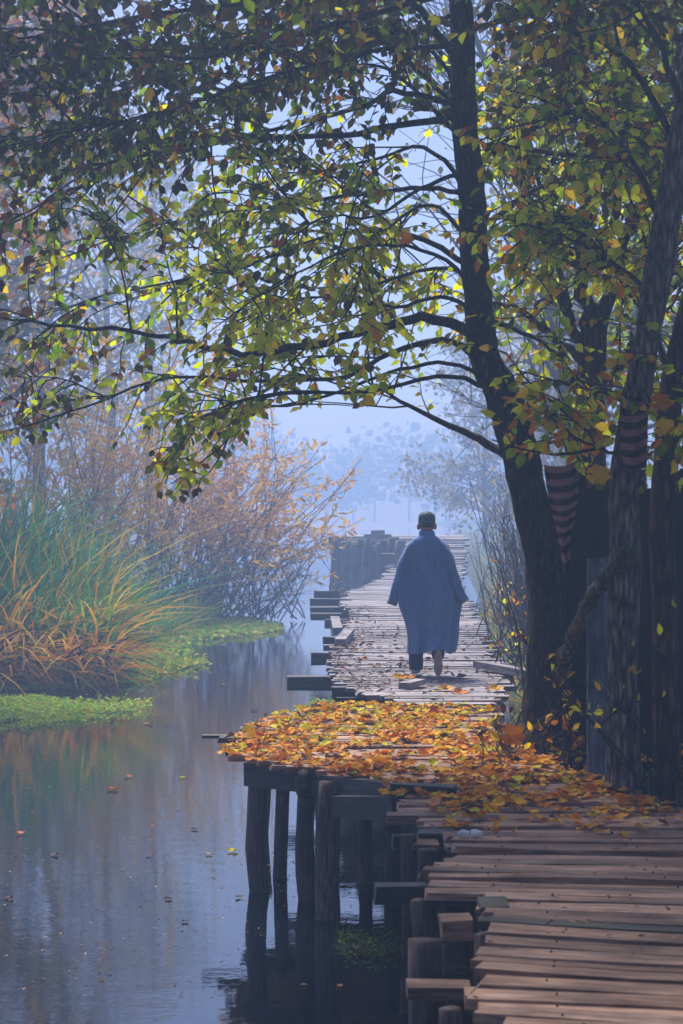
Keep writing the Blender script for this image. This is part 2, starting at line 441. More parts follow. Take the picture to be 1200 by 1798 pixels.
# ------------------------------------------------------------------ boardwalk
def plank_mesh(x0, x1, w, th, warp=.012):
    """a worn board lying along x with chewed ends and a slight sag: 4 cross-sections"""
    xs = [x0, x0 + (x1 - x0) * .33, x0 + (x1 - x0) * .66, x1]
    vs = []
    for i, x in enumerate(xs):
        dz = rnd(-warp, warp) * (1 if i in (0, 3) else .5); dw = rnd(.88, 1.06)
        for sy, sz in ((-1, 0), (1, 0), (1, -1), (-1, -1)):
            e = rnd(-.025, .025) if i in (0, 3) else 0
            vs.append((x + e, sy * w / 2 * dw, sz * th + dz))
    fs = [(0, 1, 2, 3)[::-1], (12, 13, 14, 15)]
    for i in range(3):
        for j in range(4):
            k = (j + 1) % 4
            fs.append((i * 4 + j, i * 4 + k, i * 4 + 4 + k, i * 4 + 4 + j)[::-1])
    return np.array(vs), fs
def plank(root, xl, xr, y, z, w, th, mat, yaw=0, roll=0, pitch=0, pivot=None):
    """board from xl to xr (metres) centred on depth y; yaw turns it about its left third"""
    cx = (xl + xr) / 2
    v, f = plank_mesh(xl - cx, xr - cx, w, th)
    o = mesh_object('plank', v, f, mat, root)
    o.location = Vector((cx, y, z)) - Vector(origin(root).tolist())
    o.rotation_euler = (roll, pitch, yaw)
    return o
def block(root, name, u0, v0, u1, v1, Y, depth, mat, rz=0, ry=0, z_off=0, jit=.008):
    """a squared timber whose near face fills the photo's box (u0,v0)-(u1,v1) at distance Y"""
    a, b = P(u0, v0, Y), P(u1, v1, Y)
    c = (a + b) / 2 + np.array((0, depth / 2, z_off))
    R = np.array((Matrix.Rotation(rz, 3, 'Z') @ Matrix.Rotation(ry, 3, 'Y')))
    bm = MB().box((0, 0, 0), (abs(b[0] - a[0]), depth, abs(a[2] - b[2])), jit=jit)
    o = mesh_object(name, bm.v[0], bm.f, mat, root)
    o.location = Vector((c - origin(root)).tolist()); o.rotation_euler = (0, ry, rz)
    return o
def post(root, top, bot, r, mat=None, lean_noise=.022, name='post'):
    top, bot = np.asarray(top, float), np.asarray(bot, float)
    p = spline(np.array([bot, bot * .66 + top * .34 + RNG.normal(0, lean_noise, 3), bot * .33 + top * .67 + RNG.normal(0, lean_noise, 3), top]), 10)
    r_ = r * (1.08 - .16 * np.linspace(0, 1, 10)) * (1 + RNG.uniform(-.04, .04, 10))
    return MB().tube(p, r_, 14, rough=.05, lobes=(.07, 3, rnd(0, 6), .025)).build(name, mat or POST_M, root, True)

DECK = 1.0
near = thing('boardwalk', 'brown weathered plank walkway in the right foreground with ragged left ends', 'boardwalk', (1.2, 7, 0), 'stretches of the old plank boardwalk')
def left_of(v, table): return np.interp(v, [t[0] for t in table], [t[1] for t in table])
NEAR_L = [(1400, 690), (1430, 735), (1450, 765), (1475, 790), (1500, 785), (1530, 760), (1570, 852), (1600, 850), (1640, 842), (1690, 838), (1730, 818), (1770, 845), (1798, 880), (2100, 800), (2600, 640), (3500, 300)]
y = 4.2; k = 0
while y < 12.45:
    w = rnd(.105, .19)
    v = V0 + F * (HC - DECK) / y
    xl = (left_of(v, NEAR_L) - U0) / F * y + rnd(-.045, .045)
    if 1528 < v < 1562: xl = (rnd(738, 760) - U0) / F * y
    yaw = -float(np.interp(y, [6, 8.3, 10, 11.3, 12.5], [.22, .24, .10, .01, 0])) + rnd(-.014, .014)
    xr = xl + rnd(1.75, 2.0) if y < 9 else float(np.interp(y, [9, 11.7, 12.6], [2.5, 2.2, 1.95])) + rnd(-.06, .06)
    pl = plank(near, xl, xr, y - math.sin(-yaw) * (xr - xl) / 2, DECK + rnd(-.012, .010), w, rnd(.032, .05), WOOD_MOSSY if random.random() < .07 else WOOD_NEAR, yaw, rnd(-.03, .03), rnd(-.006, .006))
    y += w + rnd(.006, .022); k += 1
# odd boards and stringers under the ragged edge
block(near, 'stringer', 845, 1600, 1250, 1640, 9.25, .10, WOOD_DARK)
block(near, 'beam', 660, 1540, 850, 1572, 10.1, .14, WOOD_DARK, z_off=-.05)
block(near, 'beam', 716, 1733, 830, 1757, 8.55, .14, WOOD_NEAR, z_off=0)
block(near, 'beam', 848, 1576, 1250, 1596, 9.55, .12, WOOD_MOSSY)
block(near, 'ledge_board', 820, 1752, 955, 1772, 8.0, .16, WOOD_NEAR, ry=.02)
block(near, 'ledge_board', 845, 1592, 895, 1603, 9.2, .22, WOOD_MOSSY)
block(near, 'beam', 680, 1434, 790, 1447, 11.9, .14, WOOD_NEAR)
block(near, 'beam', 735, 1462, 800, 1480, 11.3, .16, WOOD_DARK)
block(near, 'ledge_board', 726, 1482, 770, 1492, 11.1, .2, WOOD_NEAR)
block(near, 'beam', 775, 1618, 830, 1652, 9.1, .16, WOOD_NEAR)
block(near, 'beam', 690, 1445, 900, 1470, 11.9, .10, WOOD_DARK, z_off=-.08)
for (u, vt, vb, Y, r) in ((745, 1650, 1990, 9.0, .078), (796, 1658, 1990, 9.15, .07), (735, 1580, 1890, 10.0, .045), (800, 1590, 1800, 10.2, .07),
                          (718, 1465, 1800, 11.2, .05), (752, 1492, 1780, 11.0, .062), (860, 1640, 2050, 8.9, .07), (900, 1620, 1900, 9.6, .07),
                          (820, 1480, 1790, 11.3, .06), (790, 1770, 2200, 8.0, .05), (880, 1790, 2300, 7.8, .08)):
    post(near, P(u, vt, Y), np.array((*P(u + rnd(-6, 6), vt, Y)[:2], -.65)), r, [POST_M, WOOD_MOSSY][int(u in (796, 800))])
for yy in (4.5, 6.2, 8.0, 9.6, 11.2):
    for xx in (.95, 2.0): post(near, (xx, yy, DECK - .16), (xx + rnd(-.05, .05), yy, -.66), .07)
    MB().box((1.45, yy, DECK - .115), (1.5, .09, .12), rnd(-.03, .03)).build('joist', WOOD_DARK, near)

nl = MB()
for o in [c for c in near.children if c.name.startswith('plank')]:
    for f_ in (.17 + rnd(-.012, .012), .60 + rnd(-.012, .012)):
        xs_ = [v.co.x for v in o.data.vertices]; x0_ = min(xs_) + (max(xs_) - min(xs_)) * f_
        p_ = Matrix.Translation(o.location) @ o.rotation_euler.to_matrix().to_4x4() @ Vector((x0_, rnd(-.04, .04), .004))
        nl.tube(np.array([p_, p_ + Vector((0, 0, .008))]) + origin(near), .0042, 6)
IRON = plain_noise_mat('rusty_iron', (.012, .008, .006), (.05, .025, .015), 60, .7, .001)
nl.build('nails', IRON, near, kind='stuff')
plat = thing('boardwalk', 'wider boardwalk bay on bare posts, carpeted with orange and yellow leaves', 'boardwalk', (0, 15, 0), 'stretches of the old plank boardwalk')
PLAT_L = [(1238, 600), (1246, 540), (1256, 488), (1268, 470), (1278, 448), (1296, 425), (1318, 404), (1326, 412), (1340, 470), (1352, 560), (1366, 640), (1380, 690), (1400, 700), (1410, 705)]
y = 12.5
while y < 18.2:
    w = rnd(.12, .19); v = V0 + F * (HC - DECK) / y
    xl = (left_of(v, PLAT_L) - U0) / F * y + rnd(-.05, .05)
    xr = float(np.interp(y, [12.4, 13.0, 13.8, 15.5, 18.3], [1.95, 1.85, 1.6, 1.25, 1.40])) + rnd(-.06, .06)
    plank(plat, xl, xr, y, DECK + rnd(-.01, .008), w, rnd(.035, .05), WOOD_NEAR, rnd(-.02, .02), rnd(-.02, .02))
    y += w + rnd(.004, .02)
for (u0, v0, u1, v1, Y, d) in ((355, 1287, 470, 1293, 16.05, .12), (383, 1292, 480, 1300, 15.8, .14), (428, 1268, 500, 1275, 16.9, .13), (422, 1275, 500, 1282, 16.6, .13), (395, 1312, 480, 1322, 15.1, .16)):
    block(plat, 'loose_end', u0, v0, u1, v1, Y, d, WOOD_MOSSY if u0 < 390 else WOOD_DARK, rz=rnd(-.03, .03), z_off=-.02)
# fascia beam under the near edge, in three lengths, then the posts
def beam_between(root, a, b, h, t, mat, name='beam'):
    a, b = np.asarray(a, float), np.asarray(b, float); d = b - a
    bm = MB().box((0, 0, 0), (np.linalg.norm(d), t, h), jit=.006)
    o = mesh_object(name, bm.v[0], bm.f, mat, root)
    o.location = Vector(((a + b) / 2 - origin(root)).tolist())
    o.rotation_euler = (0, -math.atan2(d[2], math.hypot(d[0], d[1])), math.atan2(d[1], d[0])); return o
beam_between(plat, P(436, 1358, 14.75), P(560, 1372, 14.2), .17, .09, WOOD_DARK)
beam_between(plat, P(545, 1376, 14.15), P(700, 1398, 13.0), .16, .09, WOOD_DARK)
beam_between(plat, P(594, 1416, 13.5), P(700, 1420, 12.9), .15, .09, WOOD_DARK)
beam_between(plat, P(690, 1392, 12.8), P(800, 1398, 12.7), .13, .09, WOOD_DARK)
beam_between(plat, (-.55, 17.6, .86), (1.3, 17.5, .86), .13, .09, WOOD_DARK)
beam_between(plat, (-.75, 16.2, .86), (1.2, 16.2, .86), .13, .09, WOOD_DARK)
for (ut, vt, ub, Y, r) in ((454, 1366, 461, 14.75, .078), (497, 1366, 490, 15.3, .055), (541, 1372, 543, 14.4, .070), (580, 1372, 571, 13.75, .085),
                           (636, 1400, 638, 15.0, .054), (560, 1380, 566, 16.2, .05), (690, 1400, 694, 14.2, .06), (470, 1360, 472, 17.2, .05), (760, 1400, 760, 13.6, .06)):
    t = P(ut, vt, Y); t[2] = min(t[2], DECK - .05); b = np.array(((ub - U0) / F * Y, Y, -.65)); post(plat, t, b, r)
MB().tube(np.array([P(533, 1352, 14.1), P(534, 1380, 14.08), P(540, 1412, 14.1)]), [.06, .075, .045], 9, rough=.05).build('corbel', WOOD_DARK, plat, True)

mid = thing('boardwalk', 'pale plank walkway under the walking man, running back into the mist', 'boardwalk', (.8, 30, 0), 'stretches of the old plank boardwalk')
MID_L = [(1016, 668), (1030, 640), (1040, 615), (1060, 596), (1078, 628), (1095, 612), (1115, 606), (1130, 596), (1150, 590), (1166, 586), (1180, 592), (1200, 606), (1215, 640), (1232, 690), (1245, 700)]
y = 18.35
while y < 47.5:
    w = rnd(.13, .21) if y < 36 else rnd(.2, .34); v = V0 + F * (HC - DECK) / y
    xl = (left_of(v, MID_L) - U0) / F * y + rnd(-.10, .05)
    xr = float(np.interp(y, [18, 21, 24, 33, 41, 48], [1.42, 1.72, 1.85, 2.2, 2.5, 2.85])) + rnd(-.12, .12)
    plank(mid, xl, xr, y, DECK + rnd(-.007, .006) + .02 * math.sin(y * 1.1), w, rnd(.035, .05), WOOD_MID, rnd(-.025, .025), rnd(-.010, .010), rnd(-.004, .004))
    y += w + rnd(.004, .018)
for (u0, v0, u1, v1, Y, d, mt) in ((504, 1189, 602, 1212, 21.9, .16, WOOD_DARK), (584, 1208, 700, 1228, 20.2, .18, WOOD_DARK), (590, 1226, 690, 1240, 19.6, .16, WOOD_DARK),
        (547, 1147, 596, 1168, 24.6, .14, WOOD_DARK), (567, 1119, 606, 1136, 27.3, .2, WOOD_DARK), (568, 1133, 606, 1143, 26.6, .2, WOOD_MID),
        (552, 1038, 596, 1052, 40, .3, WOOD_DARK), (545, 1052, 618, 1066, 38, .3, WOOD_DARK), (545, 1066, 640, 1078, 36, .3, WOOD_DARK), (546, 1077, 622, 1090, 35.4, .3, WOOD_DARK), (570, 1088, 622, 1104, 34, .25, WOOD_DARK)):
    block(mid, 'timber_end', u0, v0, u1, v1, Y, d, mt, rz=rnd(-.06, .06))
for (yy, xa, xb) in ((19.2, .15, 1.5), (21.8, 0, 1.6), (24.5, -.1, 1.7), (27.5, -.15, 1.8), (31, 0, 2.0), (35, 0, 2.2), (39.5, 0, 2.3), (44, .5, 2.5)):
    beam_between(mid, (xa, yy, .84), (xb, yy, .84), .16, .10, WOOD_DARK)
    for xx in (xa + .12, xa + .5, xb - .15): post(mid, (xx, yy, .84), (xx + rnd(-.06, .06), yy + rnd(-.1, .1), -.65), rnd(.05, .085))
for (a, b, h, t) in (((.62, 19.75, DECK + .05), (.80, 20.2, DECK + .055), .06, .11), ((-.02, 25.6, DECK + .06), (.10, 27.6, DECK + .06), .09, .14), ((-.05, 27.9, DECK + .06), (-.1, 30.5, DECK + .07), .10, .13), ((1.55, 22.4, DECK + .05), (2.15, 20.9, DECK + .04), .07, .15)):
    o = beam_between(None, a, b, h, t, WOOD_MID, 'loose_timber')
    tag(o, {.62: 'short loose timber lying across the walkway just beyond the leafy bay', -.02: 'loose timber along the left edge of the pale walkway, nearer of two', -.05: 'loose timber along the left edge of the pale walkway, farther of two', 1.55: 'grey splintered timber lying at the right edge of the walkway beside the grass'}[a[0]], 'timber', 'loose timbers left on the walkway')

far = thing('boardwalk', 'raised far walkway on a row of tall posts, blurred blue by mist', 'boardwalk', (1.5, 56, 0), 'stretches of the old plank boardwalk')
y = 47.6
while y < 62:
    w = rnd(.3, .5); z = float(np.interp(y, [47, 50, 60, 64], [1.0, 1.05, 1.80, 1.84]))
    xl = float(np.interp(y, [47, 52, 57, 58, 62], [.85, 1.25, 1.55, .4, -.35])) + rnd(-.1, .1)
    xr = float(np.interp(y, [47, 62], [2.85, 3.9])) + rnd(-.1, .1)
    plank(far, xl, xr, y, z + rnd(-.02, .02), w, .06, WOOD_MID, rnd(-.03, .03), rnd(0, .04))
    y += w + .03
for i in range(13):
    u = 588 + i * 9.2 + rnd(-2, 2); Y = 60 - i * .45 + rnd(-.5, .5)
    t = P(u, 950 + rnd(-3, 3), Y); post(far, t, (t[0] + rnd(-.1, .1), Y, -.66), rnd(.07, .12), WOOD_FAR)
for (u0, v0, u1, v1, Y) in ((577, 943, 700, 953, 59.5), (585, 952, 702, 962, 58), (640, 938, 688, 947, 58), (652, 931, 676, 940, 58.5), (655, 958, 708, 972, 54), (668, 972, 706, 985, 52)):
    block(far, 'beam', u0, v0, u1, v1, Y, .4, WOOD_FAR, rz=rnd(-.05, .05))
for i in range(14):
    u = 590 + i * 8.6 + rnd(-3, 3); Y = 58.5 - i * .5 + rnd(-.5, .5)
    t = P(u, 948 + rnd(-6, 6), Y); post(far, t, (t[0] + rnd(-.15, .15), Y, -.66), rnd(.10, .16), WOOD_FAR)
# ------------------------------------------------------------------ the walking man
PX, PY, PZ = .925, 21.6, DECK + .012
def cloth_mat(name, a, b, sc=220):
    m, nt, out = new_mat(name)
    n = noise(nt, mapping(nt, (1, 1, 1)), sc, 3, .7); n2 = noise(nt, mapping(nt, (3, 3, .8)), 1.7, 4, .6)
    f = math_(nt, 'ADD', math_(nt, 'MULTIPLY', n, .75), math_(nt, 'MULTIPLY', n2, .25))
    principled(nt, out, ramp(nt, f, [(.36, a), (.64, b)]), .9, bump(nt, n, .002, .5), .15, **{'Sheen Weight': .2})
    return m
ROBE = cloth_mat('blue_tweed', (.045, .105, .25), (.165, .285, .52), 90)
TROUSER = cloth_mat('navy_trousers', (.006, .010, .030), (.014, .02, .055))
TRIM = plain_noise_mat('cuff_trim', (.015, .015, .02), (.35, .34, .32), 130, .7, .001)
SKIN = plain_noise_mat('skin', (.34, .15, .10), (.50, .25, .17), 20, .5, .001)
HAIR = plain_noise_mat('short_hair', (.02, .018, .018), (.06, .055, .055), 160, .7, .003)
SOLE = plain_noise_mat('shoe_sole', (.40, .22, .15), (.58, .36, .26), 14, .8, .004)
SHOE = plain_noise_mat('pale_shoe', (.34, .31, .34), (.55, .50, .53), 18, .6, .002)
m, nt, out = new_mat('embroidered_cap')
vr = nt.nodes.new('ShaderNodeTexVoronoi'); vr.inputs['Scale'].default_value = 38; vr.feature = 'DISTANCE_TO_EDGE'
nt.links.new(mapping(nt, (1, 1, 1.1)), vr.inputs['Vector'])
n = noise(nt, mapping(nt, (1, 1, 1)), 55, 2)
col = ramp(nt, math_(nt, 'MULTIPLY', vr.outputs[0], math_(nt, 'ADD', n, .5)), [(.03, (.22, .29, .26)), (.04, (.008, .05, .036)), (.25, (.006, .02, .018))])
principled(nt, out, col, .7, None, .2)
CAP = m
man = thing('person', 'man seen from behind in long blue robe and dark embroidered cap, walking away', 'person', (PX, PY, PZ))
W0 = np.array((PX, PY, PZ))
def ell_loft(rings, n=24, fn=None):
    """rings: (cx, cy, z, rx, ry) -> verts, faces"""
    a = np.linspace(0, 2 * math.pi, n, endpoint=False); vs = []
    for k, (cx, cy, z, rx, ry) in enumerate(rings):
        x = cx + rx * np.cos(a); yv = cy + ry * np.sin(a); zz = np.full(n, z)
        p = np.stack([x, yv, zz], 1)
        if fn is not None: p = fn(k, a, p)
        vs.append(p)
    k = len(rings); fs = [(i * n + j, i * n + (j + 1) % n, (i + 1) * n + (j + 1) % n, (i + 1) * n + j) for i in range(k - 1) for j in range(n)]
    return np.concatenate(vs), fs
# body: head, neck, torso, arms and legs grown together
b = MB()
def ball(mb, c, r, n=14):
    rings = [(c[0], c[1], c[2] + r[2] * math.cos(t), r[0] * max(math.sin(t), .02), r[1] * max(math.sin(t), .02)) for t in np.linspace(math.pi, 0, 12)]
    v, f = ell_loft(rings, n); f.append(tuple(range(n))[::-1]); f.append(tuple(11 * n + j for j in range(n))); mb.add(v + W0, f)
ball(b, (0, .02, 1.615), (.078, .098, .118))
ball(b, (0, .055, 1.56), (.06, .07, .075))
ball(b, (0, .125, 1.60), (.016, .022, .028)); ball(b, (0, .112, 1.548), (.028, .016, .014))
for s in (-1, 1):
    ball(b, (s * .093, .012, 1.592), (.016, .028, .038)); ball(b, (s * .03, .104, 1.632), (.014, .012, .010))
def btube(pts, r, n=12): b.tube(np.array(pts) + W0, r, n)
btube([(0, 0, 1.38), (0, .005, 1.47), (0, .015, 1.56)], [.075, .058, .058])
btube([(0, 0, .82), (0, 0, 1.0), (0, 0, 1.25), (0, 0, 1.40), (0, 0, 1.44)], [.15, .14, .16, .13, .07], 16)
for s in (-1, 1):
    btube([(s * .1, 0, 1.40), (s * .19, 0, 1.37), (s * .27, .0, 1.12), (s * .34, .03, .92), (s * .365, .06, .84)], [.06, .055, .043, .034, .026])
    for q in range(4): btube([(s * (.36 + .002 * q), .05 + .016 * q, .86), (s * .372, .05 + .017 * q, .80), (s * .372, .055 + .014 * q, .765)], [.011, .009, .007], 6)
    btube([(s * .36, .08, .85), (s * .355, .115, .82), (s * .35, .12, .79)], [.012, .010, .008], 6)
btube([(-.09, 0, .84), (-.115, .03, .48), (-.118, .0, .10), (-.118, .03, .05)], [.085, .06, .042, .045])
btube([(.08, 0, .84), (.105, .03, .50), (.11, -.20, .26)], [.085, .06, .042])
btube([(.11, -.20, .27), (.11, -.20, .10), (.11, -.17, .03)], [.042, .04, .03]); btube([(-.118, .0, .05), (-.118, .16, .03)], [.04, .03])
body = b.build('body', SKIN, man, True)
rm = body.modifiers.new('remesh', 'REMESH'); rm.mode = 'VOXEL'; rm.voxel_size = .0085; rm.use_smooth_shade = True
# hair at the nape
v, f = ell_loft([(0, .012, z, rx, ry) for z, rx, ry in ((1.582, .077, .098), (1.595, .082, .103), (1.61, .084, .105), (1.64, .084, .105))], 24)
v[:, 1] = np.minimum(v[:, 1], .05); MB().add(v + W0, f).build('hair', HAIR, man, True)
# cap
rings = [(0, .018, z, r * .98, r * 1.12) for z, r in ((1.608, .088), (1.611, .093), (1.65, .0955), (1.69, .0945), (1.715, .089), (1.738, .070), (1.754, .040), (1.761, .008))]
v, f = ell_loft(rings, 32); f.append(tuple(7 * 32 + j for j in range(32)))
MB().add(v + W0, f).build('cap', CAP, man, True)
# robe
def robe_fold(k, a, p):
    z = p[0, 2]; amt = np.interp(z, [.2, .7, 1.1, 1.35, 1.5], [.078, .070, .050, .022, 0])
    w = np.sin(a * 5 + 1.1 + z * .8) * .5 + np.sin(a * 9 + 2.3 - z * 1.3) * .35 + np.sin(a * 14 + .7) * .18
    c = p.mean(0); d = p - c; d[:, 2] = 0
    w = w * .6 + (np.abs(np.sin(a * 3.5 + .9 + z * .35)) ** .7 - .68) * .75
    p = p + nrm(d) * (amt * w)[:, None]
    if z < .45:     # hem: drops at the right, lifts where the right leg kicks back
        fr = np.interp(z, [.2, .45], [1, 0]); xn = p[:, 0] - c[0]; back = p[:, 1] < c[1]
        p[:, 2] += fr * (np.interp(xn, [-.26, -.20, -.02, .06, .12, .21, .27], [.0, -.005, .03, .07, .06, -.02, .02]))
        p[:, 1] -= fr * np.where(back, np.exp(-((xn - .06) / .09) ** 2) * .10, 0)
    return p
prof = [(1.535, 0, .076, .082), (1.505, 0, .082, .088), (1.490, 0, .088, .095), (1.475, 0, .112, .105), (1.455, 0, .145, .115), (1.43, 0, .172, .125), (1.38, .002, .190, .138), (1.30, .005, .204, .15), (1.20, .008, .222, .165),
        (1.08, .010, .256, .18), (.98, .012, .294, .195), (.88, .014, .318, .205), (.80, .016, .318, .21), (.72, .022, .300, .215), (.64, .030, .274, .212), (.56, .040, .252, .208), (.48, .050, .240, .208), (.40, .054, .232, .21), (.32, .050, .226, .214), (.26, .044, .222, .217), (.225, .040, .218, .22)]
rg = spline(np.array([(c, z, rx, ry) for z, c, rx, ry in prof]), 54)
v, f = ell_loft([(c, 0, z, rx, ry) for c, z, rx, ry in rg], 64, robe_fold)
robe = MB().add(v + W0, f).build('robe', ROBE, man, True)
sl = robe.modifiers.new('cloth', 'SOLIDIFY'); sl.thickness = .006
for s, cuff in ((-1, (-.377, 0, .765)), (1, (.395, 0, .79))):
    path = np.array([(s * .10, -.01, 1.415), (s * .180, -.035, 1.315), (s * .243, -.055, 1.15), (s * .305, -.05, .965), (cuff[0], -.03, cuff[2])])
    p = spline(path, 22); p[:, 1] += np.sin(np.linspace(0, 3.1, 22)) * -.01
    t = np.linspace(0, 1, 22)
    rad = np.interp(t, [0, .12, .4, .75, 1], [.060, .078, .080, .068, .056]) * (1 + .05 * np.sin(t * 19 + s))
    mb = MB(); mb.tube(p + W0, rad, 20, cap=False, lobes=(.06, 4, s))
    slv = mb.build('sleeve', ROBE, man, True); md = slv.modifiers.new('cloth', 'SOLIDIFY'); md.thickness = .005
    cf = MB(); d = nrm(p[-1] - p[-2]); cf.tube(np.array([p[-1] - d * .014, p[-1] + d * .010]) + W0, [rad[-1] * 1.06] * 2, 20, cap=False)
    cu = cf.build('cuff', TRIM, slv, True); md = cu.modifiers.new('cloth', 'SOLIDIFY'); md.thickness = .006
# collar band
v, f = ell_loft([(0, .0, z, r, r * 1.04) for z, r in ((1.495, .088), (1.525, .085), (1.548, .080))], 28)
co = MB().add(v + W0, f).build('collar', ROBE, man, True); md = co.modifiers.new('cloth', 'SOLIDIFY'); md.thickness = .008
# trousers: each leg a part
def leg_part(pts, r):
    p = spline(np.array(pts), 18); t = np.linspace(0, 1, 18); q = np.interp(t, np.linspace(0, 1, len(r)), r) * (1 + .04 * np.sin(t * 31) * (t > .5))
    mb = MB(); mb.tube(p + W0, q, 18, cap=False, lobes=(.03, 4, 1)); return mb.build('trouser_leg', TROUSER, man, True)
leg_part([(-.09, 0, .82), (-.112, .02, .5), (-.118, 0, .25), (-.118, .0, .045)], [.11, .092, .082, .08])
leg_part([(.08, 0, .82), (.10, .05, .52), (.112, -.12, .30), (.112, -.215, .20)], [.11, .09, .078, .068])
def shoe(c, axis_d, up, L=.28):
    """sole and upper along axis_d (heel to toe), up = from sole to ankle"""
    d = nrm(axis_d); upv = nrm(up); side = np.cross(d, upv); a = np.linspace(0, 2 * math.pi, 28, endpoint=False)
    def out_(t):     # half width along the sole, -1 heel .. 1 toe
        return .034 + .008 * np.cos((t - .45) * 2.4) + .004 * (t > 0)
    def ring(h, sc, cut=1.0):
        tt = np.cos(a); l = tt * L / 2 * sc * cut
        w = np.sin(a) * np.where(np.cos(a) > 0, .050, .041) * sc * (1 - .12 * np.exp(-(tt / .3) ** 2)) 
        w = np.sign(np.sin(a)) * np.abs(np.sin(a)) ** .8 * np.where(tt > 0, .050, .041) * sc * (1 - .14 * np.exp(-((tt + .15) / .3) ** 2))
        return np.asarray(c) + np.outer(l, d) + np.outer(w, side) + upv * h
    n = 28
    mk = lambda hs: (np.concatenate([ring(h, s) for h, s in hs]), [(i * n + j, i * n + (j + 1) % n, (i + 1) * n + (j + 1) % n, (i + 1) * n + j) for i in range(len(hs) - 1) for j in range(n)] + [tuple(range(n))[::-1], tuple((len(hs) - 1) * n + j for j in range(n))])
    v, f = mk([(.0, .97), (.004, 1.0), (.008, 1.0)]); so = (v, f)
    v2, f2 = mk([(.0085, 1.03), (.03, 1.04), (.055, .97), (.085, .78), (.10, .55)]); return so, (v2, f2)
for c, d, up in (((-.116, .09, .002), (0, 1, 0), (0, 0, 1)), ((.112, -.262, .135), (.0, .16, -.98), (0, .98, .16))):
    so, sh = shoe(np.array(c) + W0, d, up)
    s_ = MB().add(*sh).build('shoe', SHOE, man, True); MB().add(*so).build('sole', SOLE, s_, False)

# ------------------------------------------------------------------ big tree over the walkway
YT = 15.4
tA = thing('tree', 'dark leaning tree whose leafy branches arch left over the water and walkway', 'tree', (*P(962, 1330, YT)[:2], .55), 'broadleaf trees at the shed')
def path(pts, Y0, Y1=None):
    """pixel polyline (u,v) running from depth Y0 to depth Y1"""
    n = len(pts); Ys = np.linspace(Y0, Y1 if Y1 else Y0, n)
    return np.array([P(u, v, Y) for (u, v), Y in zip(pts, Ys)])
tp = np.column_stack([path([(966, 1400), (966, 1300), (964, 1180), (955, 1000), (928, 860), (905, 760), (880, 690), (850, 610), (833, 450), (828, 330), (815, 180), (808, 0), (800, -200), (790, -420)], YT),
                      [.34, .25, .165, .143, .140, .142, .136, .115, .108, .106, .098, .090, .07, .04]])
s = spline(tp, 130); s[8:, :3] += RNG.normal(0, .004, s[8:, :3].shape)
MB().tube(s[:, :3], s[:, 3], 36, rough=.02, lobes=(.05, 3, .4, .028)).build('trunk', BARK, tA, True)
